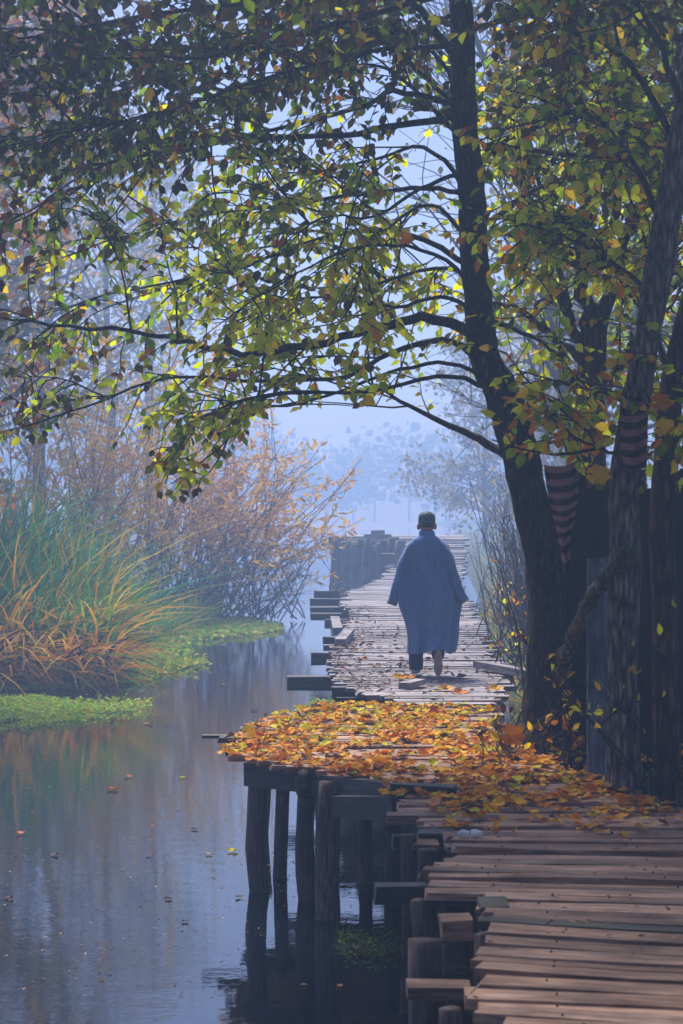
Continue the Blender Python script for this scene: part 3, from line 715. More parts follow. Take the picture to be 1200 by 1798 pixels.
LIMBS_A = [  # (pixel path, depth at the trunk, depth at the tip, radius)
    ([(852, 600), (770, 560), (690, 568), (570, 602), (430, 622), (330, 600), (250, 585), (100, 572), (-40, 540)], YT, 14.2, .050),
    ([(848, 640), (790, 600), (690, 618), (600, 662), (450, 668), (300, 662), (130, 722), (-40, 770)], YT, 14.6, .030),
    ([(892, 800), (830, 765), (720, 712), (640, 664)], YT, 15.9, .045),
    ([(800, 205), (740, 215), (600, 236), (400, 242), (250, 272), (100, 300), (-60, 312)], YT, 13.6, .035),
    ([(815, 190), (700, 160), (620, 192), (450, 236), (200, 300), (40, 385), (-60, 420)], YT, 14.2, .028),
    ([(832, 470), (700, 405), (560, 420), (430, 470), (330, 490), (180, 520), (60, 560)], YT, 15.2, .026),
    ([(812, 120), (740, 20), (650, -70), (520, -140)], YT, 13.8, .045),
    ([(806, -20), (600, 40), (400, 95), (150, 105), (-60, 185)], YT, 13.2, .032),
    ([(803, -90), (560, -20), (300, 22), (50, 62), (-80, 80)], YT, 12.6, .032),
    ([(800, -200), (600, -150), (380, -90), (150, -40), (-60, 0)], YT, 12.4, .03),
    ([(850, 262), (960, 215), (1050, 182), (1160, 150)], YT, 15.0, .034),
    ([(855, 255), (1000, 272), (1100, 275), (1220, 270)], YT, 14.6, .028),
    ([(848, 395), (950, 330), (1050, 305), (1200, 320)], YT, 15.6, .024),
    ([(860, 560), (950, 600), (1010, 660), (1080, 690)], YT, 14.8, .024),
    ([(845, 490), (770, 470), (660, 500), (560, 545), (450, 560), (330, 560)], YT, 16.2, .022),
    ([(812, 60), (930, 20), (1060, 10), (1200, 40)], YT, 14.0, .03),
    ([(805, -60), (900, -100), (1050, -80), (1220, -60)], YT, 13.4, .03),
    ([(838, 350), (760, 330), (640, 340), (500, 360), (340, 380), (200, 420), (60, 470)], YT, 14.6, .024),
    ([(880, 690), (800, 640), (700, 650), (560, 700), (450, 720), (380, 790), (300, 850)], YT, 15.0, .022),
    ([(900, 760), (970, 740), (1050, 760), (1140, 800)], YT, 14.2, .018),
    ([(835, 300), (770, 100), (640, 60), (480, 140), (320, 180)], YT, 16.4, .024),
    ([(850, 560), (780, 520), (690, 540), (600, 520), (500, 530), (420, 580)], YT, 14.8, .022),
    ([(840, 440), (760, 360), (680, 400), (610, 440), (520, 500)], YT, 16.4, .022),
    ([(846, 520), (770, 450), (650, 430), (540, 470), (430, 530)], YT, 14.0, .022),
    ([(880, 690), (780, 660), (640, 690), (500, 690), (380, 720), (310, 790), (290, 850)], YT, 14.4, .022),
    ([(822, 260), (760, 190), (680, 120), (600, 110), (480, 60)], YT, 15.6, .024),
    ([(828, 340), (750, 260), (660, 280), (560, 300), (440, 300)], YT, 16.3, .024),
    ([(825, 300), (740, 330), (660, 380), (580, 380), (470, 420)], YT, 14.4, .022),
    ([(818, 200), (730, 120), (650, 20), (560, -30)], YT, 16.0, .026),
    ([(806, 20), (700, 60), (500, 40), (260, 130), (80, 190)], YT, 14.8, .024),
    ([(810, 80), (660, 90), (430, 150), (240, 210), (60, 230)], YT, 13.0, .024),
    ([(800, -250), (700, -260), (500, -260), (250, -220)], YT, 10.5, .03),
    ([(800, -300), (800, -330), (760, -420), (640, -520)], YT, 9.0, .03),
    ([(800, -250), (900, -260), (1000, -350), (1100, -420)], YT, 9.5, .03),
]
LA = []
for pts, y0, y1, r in LIMBS_A: LA.append(limb(tA, path(pts, y0, y1), r, r * .18, BARK))
SUB = []
for i, l in enumerate(LA):
    for q in sub_limbs(l, 5, .95, .10, .3, .5):
        ue, ve = proj(q)
        if (ve + 15 < lowest_row(ue)).all(): SUB.append(q)
st = MB()
for q in SUB: st.tube(q, np.linspace(.009, .003, len(q)), 4, cap=False)
tw, pos, R, sz = twig_leaves(LA + SUB, 1750, .46, .050, .090, .55, .18)
tops = [l for l in LA + SUB if proj(l)[1].mean() < 230]
tw2, pos2, R2, sz2 = twig_leaves(tops, 620, .5, .050, .095, .5, .12)
pos, R, sz = np.concatenate([pos, pos2]), np.concatenate([R, R2]), np.concatenate([sz, sz2])
off = tw.n; tw.v += tw2.v
for fc in tw2.f: tw.f.append([i + off for i in fc]); tw.m.append(0)
tw.n += tw2.n
# the high crown: limbs from the upper trunk spreading over the walkway and the water, added above the picture to shade the near mist
top = P(800, -250, YT); HI = []
for i in range(26):
    az = -math.pi * (.02 + .96 * (i + .5) / 26) if i % 4 else i * 2.4; L = RNG.uniform(4.5, 9.5) + (4.5 if -2.6 < az < -.5 and i % 2 else 0); el = RNG.uniform(.0, .4)
    d = np.array((math.cos(az) * math.cos(el), math.sin(az) * math.cos(el), math.sin(el)))
    a0 = top + (0, 0, RNG.uniform(-.9, .8))
    HI.append(limb(tA, np.array([a0, a0 + d * L * .35, a0 + d * L * .7 + (0, 0, -.15), a0 + d * L + (0, 0, -.6)]), .05, .012, BARK))
HS = [q for l in HI for q in sub_limbs(l, 7, 1.7, .1, .2, .7)]
twh, posh, Rh, szh = twig_leaves(HI + HS, 1250, .8, .075, .19, .5, .15, low=False)
# nothing of the high crown hangs into the open view below it
uh, vh = proj(posh); keep = (posh[:, 1] > 1.5) & ((vh < 40) | (posh[:, 2] > 7.0)); posh, Rh, szh = posh[keep], Rh[keep], szh[keep]
pos, R, sz = np.concatenate([pos, posh]), np.concatenate([R, Rh]), np.concatenate([sz, szh])
st.v += tw.v; off = st.n
for fc, mi_ in zip(tw.f, tw.m): st.f.append([i + off for i in fc]); st.m.append(mi_)
st.n += tw.n
st.build('twigs', BARK, tA, kind='stuff')
def choose_A(pos):
    u, v = proj(pos); r = RNG.random(len(pos)); out_ = []
    cen = np.exp(-(((u - 620) / 330) ** 2 + ((v - 560) / 230) ** 2)) + .8 * np.exp(-(((u - 960) / 180) ** 2 + ((v - 500) / 250) ** 2))  # more lime toward the middle: backlit glow put into leaf colour
    edge = np.clip((260 - u) / 300, 0, 1) * .6 + np.clip((350 - v) / 300, 0, 1) * 1.2  # more olive and brown at top and left: shade put into leaf colour
    for c, e, x in zip(cen, edge, r):
        wts = np.array([.26, .16 + 1.5 * c, .07 + .14 * c, .13 + .75 * e, .06 + .46 * e, .05])
        out_.append(('green', 'lime', 'yellow', 'olive', 'brown', 'orange')[int(np.searchsorted(np.cumsum(wts) / wts.sum(), x))])
    return out_
crown(tA, pos, R, sz, choose_A, LM, 300, 1.3)

# ------------------------------------------------------------------ trunks by the shed on the right
tB = thing('tree', 'straight grey-barked tree at the edge of the walkway, upper trunk leaning right', 'tree', (*P(1095, 1400, 12.9)[:2], .6), 'broadleaf trees at the shed')
tp = np.column_stack([path([(1098, 1440), (1096, 1350), (1094, 1150), (1098, 980), (1096, 850), (1108, 760), (1122, 680), (1142, 560), (1165, 430), (1185, 300), (1215, 120), (1240, -100)], 12.9),
                      [.13, .112, .104, .098, .095, .090, .088, .088, .09, .085, .075, .06]])
s = spline(tp, 110); MB().tube(s[:, :3], s[:, 3], 32, rough=.02, lobes=(.05, 4, 1., .03)).build('trunk', BARK_GREY, tB, True)
LB = [limb(tB, path(p_, 12.9, y1), r, r * .2, BARK) for p_, y1, r in (
    ([(1170, 400), (1120, 300), (1060, 220), (980, 160)], 13.6, .03), ([(1190, 260), (1120, 130), (1040, 60), (960, 0)], 13.2, .03),
    ([(1150, 520), (1090, 470), (1020, 440), (940, 420)], 13.9, .022), ([(1110, 740), (1150, 700), (1190, 690), (1260, 700)], 12.4, .02),
    ([(1200, 200), (1150, 60), (1080, -40), (980, -120)], 12.6, .03), ([(1105, 800), (1060, 790), (1010, 770), (960, 760)], 12.6, .016))]
tC = thing('tree', 'thick red-brown trunk at the right picture edge behind the straight grey tree', 'tree', (*P(1160, 1400, 13.6)[:2], .6), 'broadleaf trees at the shed')
tp = np.column_stack([path([(1176, 1440), (1172, 1300), (1167, 1100), (1164, 950), (1170, 800), (1185, 650), (1230, 480), (1260, 300)], 13.6), [.11, .092, .086, .086, .085, .08, .075, .07]])
s = spline(tp, 80); MB().tube(s[:, :3], s[:, 3], 30, rough=.02, lobes=(.06, 3, 2., .03)).build('trunk', BARK_RED, tC, True)
LC = [limb(tC, path(p_, 13.6, y1), r, r * .2, BARK_RED) for p_, y1, r in (([(1180, 680), (1150, 560), (1160, 400), (1190, 200)], 14.5, .03), ([(1155, 860), (1190, 800), (1230, 780), (1300, 760)], 13, .025))]
tD = thing('tree', 'dark many-stemmed tree behind the leaning trunk, stems forking like a hand', 'tree', (*P(1035, 1300, 16.6)[:2], .7), 'broadleaf trees at the shed')
tp = np.column_stack([path([(1040, 1340), (1042, 1100), (1040, 900), (1035, 760), (1040, 640), (1045, 560)], 16.6), [.17, .14, .13, .13, .12, .09]])
s = spline(tp, 26); MB().tube(s[:, :3], s[:, 3], 14, rough=.05, lobes=(.06, 3, 3.)).build('trunk', BARK_RED, tD, True)
LD = [limb(tD, path(p_, 16.6, y1), r, r * .3, BARK_RED) for p_, y1, r in (
    ([(1042, 600), (1020, 480), (1030, 380), (1045, 260), (1080, 120), (1110, -20)], 16.2, .075),
    ([(1050, 600), (1075, 500), (1100, 410), (1130, 330), (1150, 220), (1180, 60)], 16.2, .075),
    ([(1035, 640), (990, 540), (960, 460), (930, 430), (880, 410)], 17.2, .06),
    ([(1030, 640), (960, 580), (900, 540), (850, 530)], 17.0, .045), ([(1060, 470), (1090, 300), (1080, 160), (1060, 0)], 16.9, .05),
    ([(1060, 700), (1100, 620), (1170, 520), (1230, 450)], 16.4, .05), ([(1045, 280), (1000, 200), (960, 60), (930, -60)], 16.5, .035), ([(1000, 540), (960, 400), (940, 280), (900, 160)], 17, .03))]
def choose_R(pos):
    u, v = proj(pos); r = RNG.random(len(pos)); low = np.clip((v - 600) / 250, 0, 1); top = np.clip((330 - v) / 300, 0, 1); out_ = []  # olive and brown toward the top stand in for shade
    for l, t, x in zip(low, top, r):
        wts = np.array([.24, .48 - .2 * t, .20 + .2 * l, .10 + .4 * t, .05 + .2 * t, .08 + .35 * l])
        out_.append(('green', 'lime', 'yellow', 'olive', 'brown', 'orange')[int(np.searchsorted(np.cumsum(wts) / wts.sum(), x))])
    return out_
for root, ls, n, s_, k in ((tB, LB, 330, .095, 160), (tC, LC, 100, .095, 40), (tD, LD, 620, .095, 200)):
    sub = [q for l in ls for q in sub_limbs(l, 5, .9, .05, .25, .6)]
    sub = [q for q in sub if (proj(q)[1] + 15 < lowest_row(proj(q)[0])).all() and proj(q)[0].min() > 800]
    mb = MB()
    for q in sub: mb.tube(q, np.linspace(.012, .004, len(q)), 4, cap=False)
    tw, pos, R, sz = twig_leaves(ls + sub, n, .5, .055, s_, .5, .2)
    tw.v += mb.v; off = tw.n
    for fc in mb.f: tw.f.append([i + off for i in fc]); tw.m.append(0)
    tw.n += mb.n
    tw.build('twigs', BARK, root, kind='stuff')
    crown(root, pos, R, sz, choose_R, LM, k, 1.3, leaf_key='leaf_r')
# mossy limb leaning between the trunks
lm = limb(None, [P(982, 1185, 14.3), P(1008, 1112, 13.9), P(1045, 1040, 13.2), P(1076, 1000, 12.85), P(1108, 962, 12.72)], .055, .045, BARK_MOSS, 24, 10, 'fallen_limb', .05)
fo = bpy.data.objects['fallen_limb']; tag(fo, 'mossy broken limb leaning diagonally between the dark trunk and the grey trunk', 'branch')

#NEAR_TREES
# ------------------------------------------------------------------ shed wall, board, tin sheets
shed = thing('shed', 'dark wooden shed wall of upright boards hidden behind the right-hand trunks', 'shed', (2.6, 15.3, .7))
x = 1.62
while x < 4.6:
    w = rnd(.13, .2); h = 2.55 + rnd(-.12, .06)
    bm = MB().box((x + w / 2, 15.6 + .022 * (int(x * 100) % 2) * 1.6 + .12 * (x - 1.6), .55 + h / 2), (w + .012, .03, h), rz=.12, jit=.006)
    bm.build('board', WOOD_SHED, shed); x += w
for z in (1.0, 2.4): MB().box((3.1, 15.84, z), (3.1, .06, .09), rz=.12).build('rail', WOOD_SHED, shed)
o = MB().box((0, 0, 0), (.17, .035, 1.62), jit=.012); g = mesh_object('grey_board', o.v[0], o.f, WOOD_GREY)
c = (P(1055, 985, 13.5) + P(1052, 1392, 13.5)) / 2; g.location = c.tolist(); g.rotation_euler = (.02, -.012, .1)
tag(g, 'tall weathered blue-grey board standing upright between the two front trunks', 'board')
m, nt, out = new_mat('striped_cloth')
tc = nt.nodes.new('ShaderNodeUVMap')
sx_ = nt.nodes.new('ShaderNodeSeparateXYZ'); nt.links.new(tc.outputs[0], sx_.inputs[0])
sw = math_(nt, 'SINE', math_(nt, 'MULTIPLY', sx_.outputs['Y'], 6.2832), 0)
n = noise(nt, mapping(nt, (1, 1, 1)), 16, 5, .7)
f = math_(nt, 'ADD', math_(nt, 'MULTIPLY', sw, .5), math_(nt, 'MULTIPLY', n, .9))
principled(nt, out, ramp(nt, f, [(.30, (.035, .016, .016)), (.66, (.30, .145, .15))]), .9, None, .1)
CLOTH = m
def cloth(rows, label, waves):
    """a striped rag hung in folds; rows: (pixel left, pixel right, pixel height, distance)"""
    r = spline(np.array(rows, float), 40); nx_ = 16; vs = []; uv = []
    for i, (ul, ur, vv_, Y) in enumerate(r):
        t = i / 39
        for j in range(nx_ + 1):
            q = j / nx_; p = P(ul + (ur - ul) * q, vv_ + 9 * math.sin(q * 2.6 + .4) - 5 * q, Y)
            p[1] += .022 * math.sin(q * 9 + t * 3) + .012 * math.sin(q * 17 - t * 5) - .03 * math.sin(q * math.pi); vs.append(p); uv.append((q, t * waves))
    fs = [(i * (nx_ + 1) + j, i * (nx_ + 1) + j + 1, (i + 1) * (nx_ + 1) + j + 1, (i + 1) * (nx_ + 1) + j) for i in range(39) for j in range(nx_)]
    o = mesh_object('striped_cloth', np.array(vs), fs, CLOTH, None, True); l = o.data.uv_layers.new(name='UVMap')
    for lp_ in o.data.loops: l.data[lp_.index].uv = uv[lp_.vertex_index]
    md = o.modifiers.new('thick', 'SOLIDIFY'); md.thickness = .004
    tag(o, label, 'cloth', 'striped cloths hung at the trunks')
cloth([(955, 1014, 812, 14.9), (960, 1016, 850, 14.9), (968, 1014, 885, 14.9), (976, 1008, 915, 14.9), (984, 1000, 950, 14.9), (992, 1001, 1000, 14.9)], 'pink and dark striped rag hanging just right of the dark leaning trunk', 8)
cloth([(1094, 1138, 702, 12.72), (1090, 1138, 740, 12.7), (1092, 1136, 780, 12.7), (1098, 1134, 822, 12.72)], 'pink and dark striped rag tied round the upper part of the grey trunk', 5)

# ------------------------------------------------------------------ shrubs, brambles and grass on the right bank
def shrub(name, label, cat, base, n, height, fan, mat, leaf_mats, n_leaf, leaf_size, lean=(0, 0, 0), r=.012, group=None, sub=3, width=.3, wid=1.0, curl=.12, u_lim=(-9999, 9999)):
    root = thing(name, label, cat, base, group); mb = MB(); stems = []
    base = np.asarray(base, float)
    for i in range(n):
        p = base + np.array((RNG.normal(0, width), RNG.normal(0, width * .7), -.05)); d = nrm(np.array((RNG.normal(0, fan), RNG.normal(0, fan * .7), 1.)) + np.asarray(lean))
        L = height * RNG.uniform(.55, 1.1); pts = [p]
        for k in range(7):
            d = nrm(d + RNG.normal(0, curl, 3) + np.array((0, 0, -.02))); pts.append(pts[-1] + d * L / 7)
        pts = np.array(pts); pu = proj(pts)[0]
        if pu.min() < u_lim[0] or pu.max() > u_lim[1]: continue
        stems.append(pts); mb.tube(pts, np.linspace(r, r * .25, 8), 5, cap=False)
    subs = [q for l in stems for q in sub_limbs(l, sub, height * .35, .15, .3, .5) if proj(q)[0].min() > u_lim[0] and proj(q)[0].max() < u_lim[1]]
    for q in subs: mb.tube(q, np.linspace(r * .45, r * .15, len(q)), 3, cap=False)
    mb.build('stems', mat, root, kind='stuff')
    if n_leaf:
        ls = stems + subs; pos = []; dirs = []
        for _ in range(n_leaf):
            l = ls[RNG.integers(len(ls))]; t = RNG.uniform(.35, 1); i = min(int(t * (len(l) - 1)), len(l) - 2)
            pos.append(l[i] + (l[i + 1] - l[i]) * RNG.random()); dirs.append(nrm(nrm(l[i + 1] - l[i]) * .6 + RNG.normal(0, .6, 3)))
        pos, dirs = np.array(pos), np.array(dirs); R = frames(dirs, RNG.normal(0, 1, (len(pos), 3)))
        leaf_cloud('foliage', pos, R, leaf_size * RNG.uniform(.6, 1.3, len(pos)), RNG.integers(len(leaf_mats), size=len(pos)), leaf_mats, root, wid=wid)
    return root
TWIG = plain_noise_mat('bare_twig', (.045, .03, .03), (.12, .08, .075), 20, .8, .002)
TWIG_D = plain_noise_mat('dark_twig', (.012, .010, .010), (.04, .03, .028), 20, .8, .002)
GRPS = 'bare shrubs along the right bank'
shrub('shrub', 'leafless purple-brown shrub at right of the walking man', 'shrub', (2.5, 23, .75), 110, 1.7, .26, TWIG, [LM['olive'], LM['yellow']], 260, .05, group=GRPS, width=.35, u_lim=(826, 1300))
shrub('shrub', 'taller bare shrub with curving dark twigs further along the bank', 'shrub', (2.95, 28, .7), 100, 2.7, .32, TWIG, [LM['olive']], 120, .05, group=GRPS, width=.4, u_lim=(822, 1300))
shrub('shrub', 'pale bare shrub fading into mist behind the others on the bank', 'shrub', (3.5, 36, .7), 130, 2.9, .35, TWIG, [HAZY['dull']], 200, .07, group=GRPS, width=.6, u_lim=(822, 1300))
shrub('shrub', 'low twiggy shrub with yellow leaves touching the leaning trunk', 'shrub', (2.05, 18.4, .75), 48, 1.7, .2, TWIG_D, [LM['yellow'], LM['lime'], LM['orange']], 220, .065, lean=(.12, .1, 0), group=GRPS, width=.16, sub=2, u_lim=(838, 1100))
shrub('bramble', 'dark bramble tangle with orange leaves round the foot of the leaning trunk', 'bramble', (1.28, 14.75, .75), 120, .95, .8, TWIG, [LM['orange'], LM['brown'], LM['brown'], LM['olive'], LM['yellow']], 240, .085, r=.007, width=.25, curl=.4, u_lim=(826, 1060))
shrub('sapling', 'thin sapling with orange leaves beside the grey upright board', 'sapling', (1.72, 14.2, .65), 8, 1.0, .22, TWIG_D, [LM['orange'], LM['yellow']], 60, .085, width=.1)
shrub('creeper', 'sparse creeper with yellow-green leaves climbing the red-brown trunk', 'creeper', (2.1, 12.75, .7), 6, 2.0, .12, TWIG_D, [LM['lime'], LM['yellow'], LM['brown']], 60, .075, width=.12)

def blades(name, pts_fn, n, mats, probs, parent=None, kind='stuff', label=None, cat=None, seg=5):
    """pts_fn(i) -> base, direction, length, bend vector, width"""
    verts = []; faces = []; mi = []; k = 0; names = list(mats)
    pr = np.cumsum(probs) / np.sum(probs)
    for i in range(n):
        b0, d, L, bend, w = pts_fn(i); side = nrm(np.cross(d, np.array((RNG.normal(0, .5), 1, RNG.normal(0, .3)))))
        t = np.linspace(0, 1, seg)[:, None]; c = b0 + d * L * t + bend * L * t ** 2.2; ww = w * (1 - t ** 2.5) + .0008
        verts.append(np.stack([c - side * ww, c + side * ww], 1).reshape(-1, 3))
        c_ = int(np.searchsorted(pr, RNG.random()))
        for s_ in range(seg - 1): faces.append((k + 2 * s_, k + 2 * s_ + 1, k + 2 * s_ + 3, k + 2 * s_ + 2)); mi.append(c_)
        k += 2 * seg
    o = mesh_object(name, np.concatenate(verts) - origin(parent), faces, list(mats.values()), parent, True, mi)
    if kind: o['kind'] = kind
    tag(o, label, cat); return o
def gb(xr, yr, L, fan, w, bendf=.3, zfn=None, lean=(0, 0)):
    def f(i):
        x, y = RNG.uniform(*xr), RNG.uniform(*yr); z = float(ground_z(np.array(x), np.array(y)))
        d = nrm(np.array((RNG.normal(lean[0], fan), RNG.normal(lean[1], fan), 1.)))
        bend = np.array((d[0], d[1], -.5)) * RNG.uniform(.2, 1.4) * bendf + np.array((RNG.normal(0, .1), RNG.normal(0, .1), 0))
        return np.array((x, y, z - .03)), d, L * RNG.uniform(.5, 1.15), bend, w
    return f
blades('grass', gb((1.75, 2.7), (19.5, 27), .5, .45, .006, .6), 1500, {'g': REED['green'], 's': REED['straw'], 'd': REED['dark']}, (.4, .5, .25), label='yellow and green grass tufts along the right edge of the walkway', cat='grass')
blades('bank_grass', gb((1.6, 5), (13, 48), .5, .5, .008, .6), 3500, {'g': REED['green'], 's': REED['straw'], 'd': REED['dark'], 'r': REED['rust']}, (.2, .4, .5, .3), label='rough dull grass covering the right bank', cat='grass')

# ------------------------------------------------------------------ left bank: reeds, dead grass, weed mats, willow bush
def reed_fn(i):
    while True:
        y = RNG.uniform(32.5, 41); x = RNG.uniform(-9, -2.6)
        if x < left_edge(y) - .25 and x > -y * .2: break
    u = U0 + x / y * F
    H = float(np.interp(u, [-100, 60, 140, 190, 240, 290], [3.1, 3.0, 2.7, 2.1, 1.3, .9])) * RNG.uniform(.35, 1.1) * (1 + .16 * math.sin(u * .06) + .10 * math.sin(u * .17 + y))
    d = nrm(np.array((RNG.normal(.02, .20), RNG.normal(-.05, .16), 1.)))
    bend = np.array((RNG.normal(.03, .34), RNG.normal(-.05, .22), -.16)) * RNG.uniform(.2, 1.8)
    z = max(float(ground_z(np.array(x), np.array(y))), -.1)
    return np.array((x, y, z)), d, H, bend, .026
blades('reeds', reed_fn, 2900, {'t': REED['teal'], 'g': REED['green'], 's': REED['straw'], 'r': REED['rust']}, (.40, .34, .16, .08), label='tall blue-green reeds standing on the left bank', cat='reeds', seg=6)
def dead_fn(i):
    u = RNG.uniform(-60, 200); y = RNG.uniform(30.5, 34.5); x = (u - U0) / F * y
    d = nrm(np.array((RNG.normal(.10, .5), RNG.normal(-.35, .35), RNG.uniform(.5, 1.1))))
    H = RNG.uniform(.6, 1.5) * float(np.interp(u, [0, 60, 220, 245], [1.3, 1.2, .9, .6]))
    return np.array((x, y, RNG.uniform(0, .45))), d, H, np.array((d[0] * .5, d[1] * .5, -.75)) * RNG.uniform(.5, 1.2), .018
blades('dead_reeds', dead_fn, 2000, {'r': REED['rust'], 's': REED['straw'], 'd': REED['dark'], 'g': REED['green']}, (.55, .16, .25, .12), label='collapsed rust-coloured reeds at the left waterline', cat='reeds', seg=6)
def mid_fn(i):
    u = RNG.uniform(-60, 195); y = RNG.uniform(31.5, 36); x = (u - U0) / F * y
    d = nrm(np.array((RNG.normal(.15, .35), RNG.normal(-.2, .25), 1)))
    return np.array((x, y, RNG.uniform(.1, .6))), d, RNG.uniform(.9, 1.9), np.array((d[0], d[1], -.5)) * RNG.uniform(.3, .9), .02
blades('arching_reeds', mid_fn, 1100, {'g': REED['green'], 's': REED['straw'], 'r': REED['rust'], 't': REED['teal']}, (.4, .22, .2, .25), label='arching yellow-green reeds in front of the tall ones', cat='reeds', seg=6)
def edge_fn(i):
    y = RNG.uniform(38, 50); x = left_edge(y) + RNG.uniform(-1.4, 0)
    d = nrm(np.array((RNG.normal(.2, .4), RNG.normal(-.1, .3), 1)))
    return np.array((x, y, .03)), d, RNG.uniform(.4, 1.2), np.array((d[0], d[1], -.5)) * RNG.uniform(.2, .7), .014
blades('bank_reeds', edge_fn, 1100, {'g': REED['green'], 's': REED['straw'], 't': REED['teal']}, (.5, .3, .3), label='low green reeds between the tall reeds and the willow bush', cat='reeds')

def weed_mat(poly, label, n, hgt=.05, dens=1.0, mats=WEED, size=.05, name='water_weed', lumps=1.0):
    """a floating raft of weed: a lumpy low sheet with leafy specks over it. poly: world xy outline"""
    poly = np.asarray(poly, float); lo, hi = poly.min(0), poly.max(0)
    def inside(x, y):
        c = np.zeros(x.shape, bool); k = len(poly)
        for i in range(k):
            (x1, y1), (x2, y2) = poly[i], poly[i - 1]
            cond = ((y1 > y) != (y2 > y)) & (x < (x2 - x1) * (y - y1) / (y2 - y1 + 1e-12) + x1); c ^= cond
        return c
    xs = RNG.uniform(lo[0], hi[0], n * 4); ys = RNG.uniform(lo[1], hi[1], n * 4)
    wob = .25 * np.sin(xs * 2.1 + ys) + .2 * np.sin(ys * 2.7 - xs * 1.3)
    k = inside(xs + wob * .5 + RNG.normal(0, .16, xs.shape), ys + wob * .7 + RNG.normal(0, .3, xs.shape)); xs, ys = xs[k][:n], ys[k][:n]
    hole = np.sin(xs * 3.3 + 1.3 * np.sin(ys * 1.1)) * np.sin(ys * 1.7 + xs) ; kk = hole > -.75; xs, ys = xs[kk], ys[kk]
    hz_ = hgt * (.4 + .6 * np.abs(np.sin(xs * 2.7 + 2 * np.sin(ys * .9)) * np.sin(ys * 1.9 - xs))) * lumps
    pos = np.stack([xs, ys, .006 + hz_ * RNG.random(len(xs))], 1)
    dirs = RNG.normal(0, 1, (len(pos), 3)); dirs[:, 2] = np.abs(dirs[:, 2]) * .5
    nor = RNG.normal(0, .45, (len(pos), 3)) + np.array((0, 0, 1.))
    o = leaf_cloud(name, pos, frames(dirs, nor), size * RNG.uniform(.5, 1.4, len(pos)), RNG.choice(len(mats), len(pos)), list(mats.values()), None, wid=1.4)
    tag(o, label, 'water weed', 'floating rafts of water weed'); return o
gxy = lambda pts: [G(u, v, 0)[:2] for u, v in pts]
weed_mat(gxy([(-120, 1232), (60, 1226), (180, 1236), (262, 1246), (240, 1258), (120, 1268), (20, 1280), (-120, 1288)]), 'bright green weed raft floating nearest on the left', 15000, .10, size=.045)
weed_mat(gxy([(-120, 1186), (100, 1190), (200, 1184), (262, 1188), (330, 1160), (240, 1200), (130, 1206), (-120, 1214)]), 'thin yellow-green weed raft in front of the collapsed reeds', 9000, .07, size=.09)
weed_mat(gxy([(200, 1182), (235, 1130), (260, 1095), (330, 1086), (420, 1092), (495, 1106), (430, 1116), (330, 1126), (300, 1150), (330, 1172), (262, 1190)]), 'long pale green weed raft below the willow bush', 14000, .10, size=.11)
weed_mat(gxy([(590, 1632), (640, 1622), (760, 1620), (840, 1640), (840, 1680), (740, 1686), (680, 1672), (620, 1655)]), 'dark green weed clump in the shade under the boardwalk', 5000, .05, size=.020, mats={'mid': LM['green'], 'd': REED['dark'], 'o': LM['olive']})
weed_mat(gxy([(575, 1228), (610, 1225), (640, 1238), (600, 1248), (540, 1246)]), 'sliver of weed on the water behind the leafy bay', 300, .03, size=.05)

shrub('willow_bush', 'misty willow bush with peach leaves leaning out over the water on the left', 'bush', (-3.6, 49, .15), 80, 5.2, .42, TWIG, [HAZY['peach'], HAZY['peach'], HAZY['gold'], HAZY['peach']], 6500, .19, lean=(.42, -.05, 0), r=.022, width=.75, sub=5, wid=.6, u_lim=(-500, 650))
shrub('willow_bush', 'darker low willow growth at the waterline under the peach bush', 'bush', (-2.6, 48, .1), 90, 2.2, .8, TWIG_D, [HAZY['dull'], HAZY['peach']], 700, .12, lean=(.3, -.1, 0), r=.018, width=.8, sub=3, wid=.5, u_lim=(-500, 560))
shrub('willow_bush', 'upright bare willow bush behind the tall reeds', 'bush', (-6.6, 46, .2), 44, 6.2, .22, TWIG, [HAZY['peach'], HAZY['gold'], HAZY['gold']], 5200, .2, lean=(.18, 0, 0), r=.022, width=1.2, sub=4, wid=.5)

